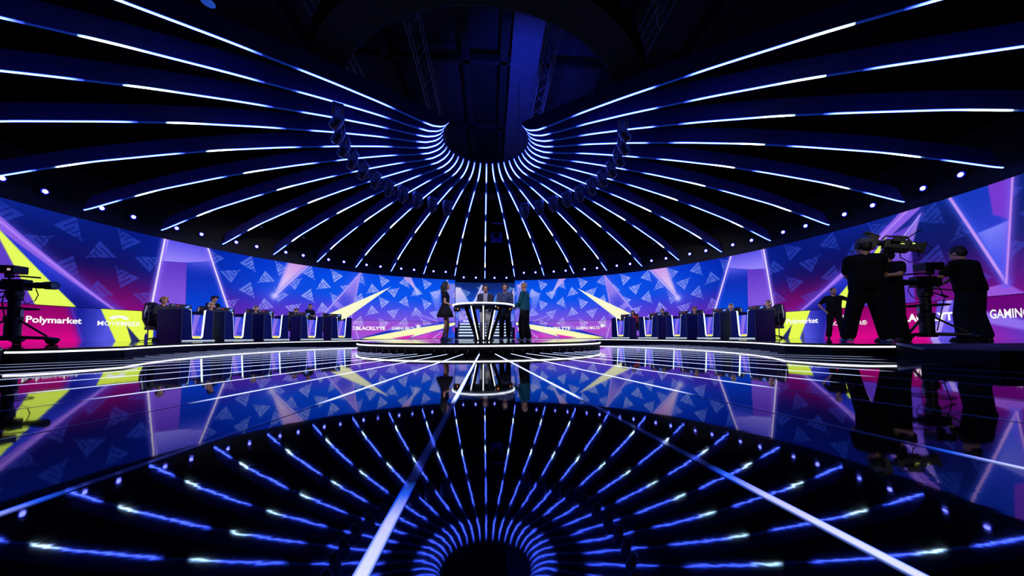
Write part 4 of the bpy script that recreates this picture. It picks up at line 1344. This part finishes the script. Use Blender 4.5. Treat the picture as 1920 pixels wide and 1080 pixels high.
    sh = link('dress' if dress else 'shirt', solidify(g, voxel, 6), None, root)
    sm = cloth('shirt', dress or shirt)
    sh.data.materials.clear(); sh.data.materials.append(pattern or sm)
    if dress:
        # flared pleated skirt
        N = 48; rings = [(1.04, .155, .12), (0.96, .185, .155), (0.86, .225, .20), (0.74, .262, .235), (0.70, .270, .245)]
        vs = []; fs = []
        for z, rx, ry in rings:
            for i in range(N):
                a = 2 * PI * i / N; w_ = 1 + 0.05 * cos(12 * a) * (1.04 - z) / 0.34
                vs.append((rx * w_ * cos(a), ry * w_ * sin(a), z))
        n0 = len(vs)
        for z, rx, ry in rings[::-1]:
            for i in range(N):
                a = 2 * PI * i / N; w_ = 1 + 0.05 * cos(12 * a) * (1.04 - z) / 0.34
                vs.append(((rx - .012) * w_ * cos(a), (ry - .012) * w_ * sin(a), z))
        K_ = 2 * len(rings)
        for r_ in range(K_):
            o = r_ * N; o2 = ((r_ + 1) % K_) * N
            fs += [(o + i, o + (i + 1) % N, o2 + (i + 1) % N, o2 + i) for i in range(N)]
        MB().add(vs, fs).build('skirt', sm, root, smooth=3)
    else:
        t_ = MB()
        t_.ell((0, 0, hipz + 0.02), (0.160 * k + .008, 0.118 * k + .008, 0.11))
        for H_, K, F in legs:
            lo = 0.018 * loose
            t_.cap(H_, K, 0.086 * k ** .5 + lo, 0.060 + lo * 1.2); t_.cap(K, K.lerp(F, 0.93), 0.060 + lo * 1.2, 0.050 + lo * 1.5)
        o = link('trousers', solidify(t_, voxel, 5), None, root); o.data.materials.clear(); o.data.materials.append(cloth('t', trousers))
    if coat:
        # open jacket: two front panels and back, long sleeves
        c_ = MB()
        torso(c_, 0.035, 0.86, 0.6)
        for (S, E, W, hd, pa, nn) in arms:
            c_.cap(S, E, 0.078, 0.064); c_.cap(E, E.lerp(W, 0.92), 0.064, 0.048)
        for sx in (-1, 1):
            c_.cap(up(sx * 0.07, -0.008, 1.425), up(sx * shw, 0, 1.395), 0.074, 0.084)
        o = link('jacket', solidify(c_, voxel, 5), None, root); o.data.materials.clear()
        bm = bmesh.new(); bm.from_mesh(o.data)
        bmesh.ops.delete(bm, geom=[v for v in bm.verts if v.co.y > 0.03 and abs(v.co.x) < 0.055 + max(0, 1.2 - v.co.z) * 0.08 and v.co.z < 1.52], context='VERTS')
        bmesh.ops.delete(bm, geom=[v for v in bm.verts if (v.co - Vector(neck0)).length < 0.085 and v.co.y > -0.02], context='VERTS')
        bm.to_mesh(o.data); bm.free(); o.data.materials.append(coat)
    for sx, (H_, K, F) in zip((-1, 1), legs):
        s_ = MB()
        d_ = Vector((sx * 0.14, 1, 0)).normalized() if not sit else Vector((0, 1, 0))
        s_.cap(F + Vector((0, 0, -0.045)) - d_ * 0.045, F + Vector((0, 0, -0.048)) + d_ * 0.13, 0.040, 0.034)
        s_.cap(F + Vector((0, 0, -0.01)) - d_ * 0.02, F + Vector((0, 0, -0.035)) + d_ * 0.06, 0.045, 0.034)
        s_.box(F + Vector((0, 0, -0.072)) + d_ * 0.045, (0.085, 0.26, 0.026), Matrix.Rotation(-sx * 0.14 if not sit else 0, 3, 'Z'))
        me = solidify(s_, 0.011, 3); me.materials.clear()
        link('shoe', me, mat('shoe_%d_%d_%d' % tuple(shoes), shoes, 0.6, noise=0.25, nscale=30), root)
    # hair
    if hair is not None:
        h = MB(); hm = mat('hair_%d_%d_%d' % tuple(hair), hair, 0.6, noise=0.35, nscale=70, bump=0.4)
        if hairstyle == 'shaved':
            h.ell(hp(0, -0.006, 0.133), (0.079, 0.098, 0.106), R3)
        else:
            h.ell(hp(0, -0.014, 0.142), (0.089, 0.105, 0.108), R3)
            if hairstyle in ('short', 'fringe', 'messy'):
                h.ell(hp(0, -0.05, 0.09), (0.082, 0.066, 0.085), R3)
            if hairstyle in ('fringe', 'messy'):
                rnd = random.Random(len(label))
                for _ in range(16):
                    a = rnd.uniform(-2.2, 2.2); q = hp(0.075 * sin(a), 0.02 + 0.075 * cos(a), 0.20 + rnd.uniform(-.03, .03))
                    h.cap(q, q + R3 @ Vector((0.03 * sin(a), 0.03 * cos(a) + 0.01, -0.035 if hairstyle == 'fringe' else 0.01)), 0.024, 0.012, n=8)
            if hairstyle == 'long':
                h.ell(hp(0, -0.050, 0.06), (0.104, 0.080, 0.13), R3)
                for sx in (-1, 1): h.cap(hp(sx * 0.084, 0.005, 0.15), hp(sx * 0.098, -0.02, -0.06), 0.034, 0.038)
                h.cap(hp(0, -0.075, 0.08), hp(0, -0.075, -0.09), 0.085, 0.07)
            if hairstyle == 'bun':
                h.ell(hp(0, -0.055, 0.08), (0.080, 0.06, 0.09), R3); h.ell(hp(0, -0.125, 0.10), (0.04, 0.04, 0.04), R3)
        # keep the face clear
        me = solidify(h, 0.011, 3)
        bm = bmesh.new(); bm.from_mesh(me); inv = HM.inverted()
        kill = [v for v in bm.verts if (lambda q: q.y > 0.055 and q.z < (0.165 if hairstyle in ('fringe', 'messy') else 0.185))(inv @ v.co)]
        bmesh.ops.delete(bm, geom=kill, context='VERTS'); bm.to_mesh(me); bm.free()
        me.materials.clear(); link('hair', me, hm, root)
    if beard is not None:
        h = MB(); h.ell(hp(0, 0.048, 0.018), (0.050, 0.050, 0.036), R3); h.ell(hp(0, 0.096, 0.055), (0.028, 0.014, 0.006), R3)
        MBm = h.build('beard', mat('hair_%d_%d_%d' % tuple(beard), beard, 0.7, noise=0.3, nscale=70), root, smooth=3)
    if face:
        h = MB()
        for sx in (-1, 1):
            h.ell(hp(sx * 0.030, 0.089, 0.108), (0.013, 0.008, 0.007), R3, n=8, m=6)
        h.build('eyes', mat('eye_dark', (24, 18, 18), 0.3), root, smooth=3)
        h = MB().ell(hp(0, 0.104, 0.041), (0.024, 0.007, 0.006), R3, n=10, m=6)
        h.build('mouth', mat('lip', (150, 78, 72), 0.5), root, smooth=3)
    if glasses:
        h = MB()
        for sx in (-1, 1):
            h.tube([hp(sx * 0.034 + 0.026 * cos(a), 0.108, 0.105 + 0.02 * sin(a)) for a in np.linspace(0, 2 * PI, 13)[:-1]], 0.003, closed=True)
        h.build('glasses', M_cam, root)
    if headset is not None:
        h = MB(); hm = mat('headset_%d_%d_%d' % tuple(headset), headset, 0.4, noise=0.1, nscale=30)
        h.tube([hp(0.098 * cos(a), -0.008, 0.115 + 0.135 * sin(a)) for a in np.linspace(0.0, PI, 13)], 0.013, n=8)
        for sx in (-1, 1):
            h.cyl(hp(sx * 0.075, -0.004, 0.095), hp(sx * 0.112, -0.004, 0.095), 0.046, 0.040, n=14)
        h.tube([hp(-0.10, 0.01, 0.08), hp(-0.09, 0.08, 0.045), hp(-0.05, 0.13, 0.038)], 0.005)
        h.ell(hp(-0.042, 0.134, 0.038), (0.013, 0.013, 0.011), R3, n=8, m=6)
        h.build('headset', hm, root, smooth=0.8)
    if cap is not None:
        h = MB()
        h.ell(hp(0, -0.008, 0.158), (0.094, 0.112, 0.092), R3)
        me = solidify(h, 0.011, 2); bm = bmesh.new(); bm.from_mesh(me); inv = HM.inverted()
        bmesh.ops.delete(bm, geom=[v for v in bm.verts if (inv @ v.co).z < 0.135], context='VERTS'); bm.to_mesh(me); bm.free(); me.materials.clear()
        cm = mat('cap_%d_%d_%d' % tuple(cap), cap, 0.85, noise=0.15, nscale=60)
        link('cap', me, cm, root)
    return root


def checked(name, c0, c1, scale):
    if name in MATS: return MATS[name]
    m = mat(name, c0, 0.85, spec=0.2); nt = m.node_tree; b = nt.nodes['Principled BSDF']
    tc = nt.nodes.new('ShaderNodeTexCoord'); ck = nt.nodes.new('ShaderNodeTexChecker'); ck.inputs['Scale'].default_value = scale
    ck.inputs['Color1'].default_value = (*lin(c0), 1); ck.inputs['Color2'].default_value = (*lin(c1), 1)
    nt.links.new(tc.outputs['Object'], ck.inputs['Vector']); nt.links.new(ck.outputs['Color'], b.inputs['Base Color'])
    return m


PD = DECK + 0.006
# hosts at the round table
person('woman in a short black dress with headset, standing left of the round table', (-1.12, 9.52, PD), rad(-84), 0.985, female=True,
       hands=[(-0.06, 0.235, 1.06), (0.10, 0.22, 1.04)], hair=(22, 18, 24), hairstyle='long', dress=(26, 24, 34), skin=SKIN, shoes=(96, 120, 170), headset=(20, 20, 24),
       feet=[(-0.085, 0.045), (0.08, -0.05)], sleeve='short', voxel=0.011, fist=True)
person('man in dark patterned jacket and pale trousers behind the round table', (0.05, 10.5, PD), rad(178), 1.02,
       hands=[(-0.12, 0.30, 1.10), (0.12, 0.32, 1.09)], shirt=(170, 170, 186), sleeve='short', trousers=(190, 184, 178), loose=1.15, hair=(60, 46, 40), headset=(24, 24, 28),
       glasses=True, beard=(70, 54, 46), coat=checked('jacket_pattern', (20, 20, 28), (72, 72, 92), 46), shoes=(60, 60, 66), voxel=0.012, nod=0.15)
person('man with headset in checked blue shirt behind the round table', (0.68, 10.25, PD), rad(170), 1.03,
       hands=[(-0.14, 0.30, 1.08), (0.14, 0.30, 1.08)], sleeve='long', trousers=(20, 22, 38), hair=(40, 30, 28), headset=(24, 24, 28), beard=(60, 44, 38),
       pattern=checked('shirt_check', (30, 36, 66), (92, 100, 138), 34), shoes=(60, 70, 100), voxel=0.012, nod=0.25, turn=0.1)
person('shaven-headed man in loose teal shirt, back turned, right of the round table', (1.24, 9.56, PD), rad(62), 0.99,
       hands=[(-0.12, 0.30, 1.0), (0.16, 0.26, 1.02)], shirt=(20, 78, 96), sleeve='long', loose=1.8, trousers=(14, 14, 18), hair=(160, 118, 96), hairstyle='shaved', skin=SKIN_T,
       shoes=(190, 195, 210), feet=[(-0.14, 0.02), (0.12, -0.08)], voxel=0.012, turn=-0.3)

# players: seated behind their desks, facing the stage centre
JER = (52, 52, 58)
pls = [(-1, 0, 'blond tousled player seated in profile at the outermost left desk', dict(hair=(190, 150, 110), hairstyle='messy', headset=(28, 28, 32), lean=0.18), 0.10),
       (-1, 1, 'fair-haired player with white headset behind the second-outermost left desk', dict(hair=(196, 160, 124), hairstyle='fringe', headset=(200, 200, 205), lean=0.1), -0.02),
       (-1, 2, 'dark-haired player with white headset behind the middle left desk', dict(hair=(28, 22, 22), hairstyle='short', headset=(205, 205, 210), lean=0.1), -0.04),
       (-1, 3, 'brown-haired player with pale headset behind the second-innermost left desk', dict(hair=(90, 56, 44), hairstyle='fringe', headset=(190, 190, 196), lean=0.1), -0.0),
       (1, 4, 'player in red jersey with dark headset behind the innermost right desk', dict(hair=(20, 16, 18), hairstyle='short', headset=(26, 26, 30), lean=0.08, shirt=(190, 50, 44)), 0.02),
       (1, 3, 'black-haired player behind the second-innermost right desk', dict(hair=(16, 14, 16), hairstyle='short', headset=(150, 150, 150), lean=0.08), -0.02),
       (1, 2, 'brown-fringed player behind the middle right desk', dict(hair=(120, 92, 70), hairstyle='fringe', headset=(150, 150, 150), lean=0.12), 0.0),
       (1, 1, 'brown-haired player with white headset behind the second-outermost right desk', dict(hair=(70, 52, 44), hairstyle='short', headset=(206, 206, 206), lean=0.12), 0.02),
       (1, 0, 'player with glasses and white headset at the outermost right desk', dict(hair=(24, 18, 20), hairstyle='bun', headset=(214, 214, 220), lean=0.22, glasses=True), 0.04)]
for s, i, lab, kw, dh in pls:
    a = PLAYA[s][i]
    kw = dict(dict(shirt=JER, sleeve='long', trousers=(24, 24, 30), shoes=(40, 40, 46)), **kw)
    person(lab, pol(a, 11.62 - 0.06, DECK), face_out(a) + PI, 1.0, sit=True, hands=[(-0.2, 0.40, 0.86), (0.2, 0.40, 0.86)], voxel=0.014, seat_z=0.55 + max(0, dh) * 0.5, **kw)
p_ = pol(-65.6, 12.25, DECK)
person('dark-haired person in black standing behind the second-outermost left desk', p_, face_out(-65.6) + PI + 0.2, 1.03, hair=(22, 18, 20), hairstyle='messy', shirt=(16, 16, 22), turn=0.3, nod=0.2, voxel=0.013)
p_ = pol(-47.9, 12.1, DECK)
person('person with headset and folded arms standing behind the left desk row', p_, face_out(-47.9) + PI + 0.4, 1.02, hair=(30, 24, 24), headset=(190, 190, 196), shirt=(20, 26, 34), sleeve='short',
       hands=[(0.10, 0.22, 1.14), (-0.10, 0.25, 1.12)], elbows=[(-1, 0.2, -0.8), (1, 0.2, -0.8)], voxel=0.013)

# crew on the right
person('balding man in black T-shirt standing with one arm out by the sponsor band', (11.6, 9.85, DECK), rad(138), 0.965, hair=(70, 60, 56), hairstyle='shaved', beard=(90, 78, 72), skin=SKIN,
       hands=[(-0.62, 0.10, 1.28), (0.25, 0.13, 0.98)], elbows=[None, (0.9, -0.5, 0)], shirt=(16, 16, 18), trousers=(18, 18, 20), shoes=(20, 20, 22), turn=0.5, feet=[(-0.19, 0.06), (0.16, -0.02)], bulk=1.12, voxel=0.013)
person('crew man with backwards grey cap, seen from behind, in loose black T-shirt', (6.98, 5.3, DECK), rad(-30), 1.07, hair=(24, 20, 22), cap=(104, 104, 112), headset=(18, 18, 20),
       hands=[(0.02, 0.25, 1.06), (0.10, 0.28, 1.10)], elbows=[(-1, -0.2, -0.6), (1, -0.2, -0.6)], shirt=(13, 13, 16), trousers=(15, 16, 22), loose=2.0, bulk=1.1, shoes=(120, 140, 190), feet=[(-0.24, 0.06), (0.20, -0.06)], turn=0.45, voxel=0.012, sleeve='short')
person('crew man in black with bare forearm, under the shoulder camera', (7.86, 5.60, DECK), rad(84), 1.02, hair=(26, 22, 22),
       hands=[(-0.16, 0.36, 1.20), (0.12, 0.22, 1.74)], elbows=[(-0.7, -0.9, 0.1), (0.9, 0.1, -0.8)], shirt=(13, 13, 16), trousers=(13, 13, 17), loose=1.6, shoes=(50, 52, 60), feet=[(-0.2, 0.04), (0.17, -0.06)], voxel=0.012, turn=0.2, fist=True)
person('camera operator in black T-shirt and jeans at the right pedestal camera', (9.42, 5.50, DECK), rad(0), 1.07, hair=(24, 20, 22),
       hands=[(-0.52, 0.26, 0.92), (-0.10, 0.42, 1.0)], lean=0.14, shirt=(12, 12, 15), trousers=(20, 24, 46), loose=2.0, bulk=1.14, shoes=(30, 30, 36), feet=[(-0.15, 0.02), (0.15, -0.04)], nod=0.3, voxel=0.012)


# ------------------------------------------------------------------ broadcast cameras
def pedestal_camera(label, loc, rz):
    """local +x is where the lens points"""
    t = thing('pedestal_camera', label, 'camera', loc, rz)
    MB().lathe([(0.0, 0.08), (0.13, 0.08), (0.13, 0.10), (0.10, 0.12), (0.10, 0.46), (0.115, 0.48), (0.115, 0.54), (0.075, 0.56), (0.075, 0.86), (0.10, 0.88), (0.10, 0.95), (0.0, 0.95)], n=24).build('column', M_cam, t, smooth=0.6)
    MB().lathe([(0.27, 0.70), (0.285, 0.685), (0.30, 0.70), (0.285, 0.715)], n=40, close=True).build('steering_ring', M_cam, t, smooth=2)
    sp = MB()
    for i in range(3):
        a = 2 * PI * i / 3
        sp.cyl((0.07 * cos(a), 0.07 * sin(a), 0.72), (0.285 * cos(a), 0.285 * sin(a), 0.70), 0.012)
    sp.build('ring_spoke', M_cam, t)
    for i in range(3):
        a = 2 * PI * i / 3 + 0.25
        d = Vector((cos(a), sin(a), 0))
        lg = MB().cyl(d * 0.08 + Vector((0, 0, 0.14)), d * 0.52 + Vector((0, 0, 0.12)), 0.035, 0.03).cyl(d * 0.10 + Vector((0, 0, 0.46)), d * 0.46 + Vector((0, 0, 0.16)), 0.018)
        lo = lg.build('leg', M_cam, t)
        nrm = Vector((-d.y, d.x, 0))
        MB().cyl(d * 0.54 + nrm * 0.05 + Vector((0, 0, 0.065)), d * 0.54 - nrm * 0.05 + Vector((0, 0, 0.065)), 0.065, n=16).build('wheel', M_rubber, lo)
        MB().ell(d * 0.54 + Vector((0, 0, 0.09)), (0.10, 0.10, 0.05)).build('cable_guard', M_cam, lo, smooth=3)
    MB().box((0, 0, 1.0), (0.16, 0.14, 0.10)).cyl((0, -0.09, 1.01), (0, 0.09, 1.01), 0.06).build('pan_head', M_cam, t, bevel=0.01)
    MB().box((0.02, 0, 1.165), (0.36, 0.15, 0.21)).box((-0.20, 0, 1.16), (0.12, 0.13, 0.16)).build('body', M_cam, t, bevel=0.012)
    MB().cyl((0.20, 0, 1.16), (0.34, 0, 1.16), 0.05, 0.055, n=20).cyl((0.34, 0, 1.16), (0.50, 0, 1.16), 0.062, 0.062, n=20).cyl((0.50, 0, 1.16), (0.66, 0, 1.16), 0.075, 0.082, n=20).build('lens', M_cam, t, smooth=0.7)
    MB().cyl((0.655, 0, 1.16), (0.664, 0, 1.16), 0.068, n=20).build('front_glass', M_glass, t)
    MB().tube([(-0.12, 0, 1.27), (-0.10, 0, 1.33), (0.10, 0, 1.335), (0.40, 0, 1.31)], 0.016).build('top_handle', M_cam, t)
    MB().box((-0.10, 0, 1.46), (0.34, 0.22, 0.15)).box((-0.12, 0, 1.35), (0.08, 0.08, 0.10)).build('viewfinder', M_cam, t, bevel=0.012)
    MB().box((-0.274, 0, 1.46), (0.006, 0.17, 0.10)).build('viewfinder_picture', emat('viewfinder_picture', 1.2, color=(0.8, 0.45, 0.3)), t)
    MB().box((0.0, -0.113, 1.45), (0.05, 0.006, 0.04)).build('tally_mark', emat('tally', 0.8, color=(0.8, 0.5, 0.5)), t)
    for sy in (-1, 1):
        MB().tube([(-0.08, sy * 0.08, 1.02), (-0.30, sy * 0.16, 0.98), (-0.55, sy * 0.20, 0.92)], 0.014).cyl((-0.52, sy * 0.196, 0.93), (-0.66, sy * 0.22, 0.89), 0.022).build('pan_bar', M_cam, t)
    MB().tube([(0.30, 0.03, 1.10), (0.34, 0.04, 0.98), (0.28, 0.05, 0.86), (0.12, 0.06, 0.80), (0.06, 0.05, 0.90)], 0.007).tube([(-0.2, 0.04, 1.1), (-0.28, 0.06, 0.85), (-0.2, 0.05, 0.5), (-0.12, 0.05, 0.2)], 0.009).build('cable', M_rubber, t)
    MB().box((0.11, 0, 0.62), (0.06, 0.05, 0.14)).build('counter_lever', M_chrome, t)
    return t


pedestal_camera('black broadcast camera on wheeled pedestal by the left ramp, lens pointing right', (-9.05, 6.86, DECK), rad(3))
pedestal_camera('black broadcast camera on wheeled pedestal before its operator, lens pointing left', (8.74, 5.70, DECK), rad(172))
# shoulder camera
t = thing('shoulder_camera', 'black shoulder camera with matte box, held above a crew member', 'camera', (7.76, 5.40, 1.97), rad(146))
Mt = Matrix.Rotation(rad(-14), 4, 'Y')
MB().box((0.0, 0, 0.02), (0.34, 0.13, 0.16)).box((-0.24, 0, 0.0), (0.18, 0.11, 0.15)).xf(Mt).build('body', M_cam, t, bevel=0.012)
MB().cyl((0.17, 0, 0.03), (0.30, 0, 0.03), 0.05, 0.055, n=18).xf(Mt).build('lens', M_cam, t, smooth=0.7)
MB().prism([(0.28, -0.09), (0.30, -0.09), (0.40, -0.13), (0.40, 0.16), (0.30, 0.12), (0.28, 0.12)], -0.12, 0.12).xf(Mt @ Matrix(((1, 0, 0, 0), (0, 0, 1, 0), (0, 1, 0, 0), (0, 0, 0, 1)))).build('matte_box', M_cam, t)
MB().box((0, 0, 0), (0.22, 0.20, 0.012)).xf(Mt @ Matrix.Translation((0.36, 0, 0.17)) @ Matrix.Rotation(rad(-20), 4, 'Y')).build('lens_flag', M_cam, t)
MB().tube([(-0.16, 0, 0.10), (-0.12, 0, 0.17), (0.16, 0, 0.17), (0.2, 0, 0.10)], 0.015).xf(Mt).build('top_handle', M_cam, t)
MB().box((0.02, 0.12, 0.10), (0.15, 0.05, 0.10)).cyl((0.02, 0.06, 0.10), (0.02, 0.12, 0.10), 0.012).xf(Mt).build('monitor', M_cam, t)
MB().box((-0.34, 0, 0.0), (0.05, 0.10, 0.20)).xf(Mt).build('battery', M_cam, t, bevel=0.008)
MB().cyl((-0.08, 0.05, 0.12), (-0.24, 0.06, 0.30), 0.010).xf(Mt).build('antenna', M_rubber, t)
MB().tube([(-0.30, -0.05, -0.06), (-0.38, -0.06, -0.18), (-0.26, -0.05, -0.27), (-0.12, -0.04, -0.2), (-0.08, -0.03, -0.08)], 0.008).tube([(-0.34, 0.04, 0.06), (-0.44, 0.05, 0.0), (-0.40, 0.05, -0.12), (-0.28, 0.04, -0.08)], 0.007).xf(Mt).build('cable', M_rubber, t)
MB().box((-0.06, 0.067, 0.03), (0.05, 0.004, 0.012)).box((-0.2, 0.057, 0.05), (0.03, 0.004, 0.02)).xf(Mt).build('indicator', emat('green_indicator', 1.5, color=(0.6, 0.8, 0.15)), t)
MB().cyl((0.10, 0, -0.04), (0.13, 0, -0.2), 0.02).box((-0.06, 0, -0.09), (0.20, 0.12, 0.05)).xf(Mt).build('shoulder_pad', M_rubber, t)
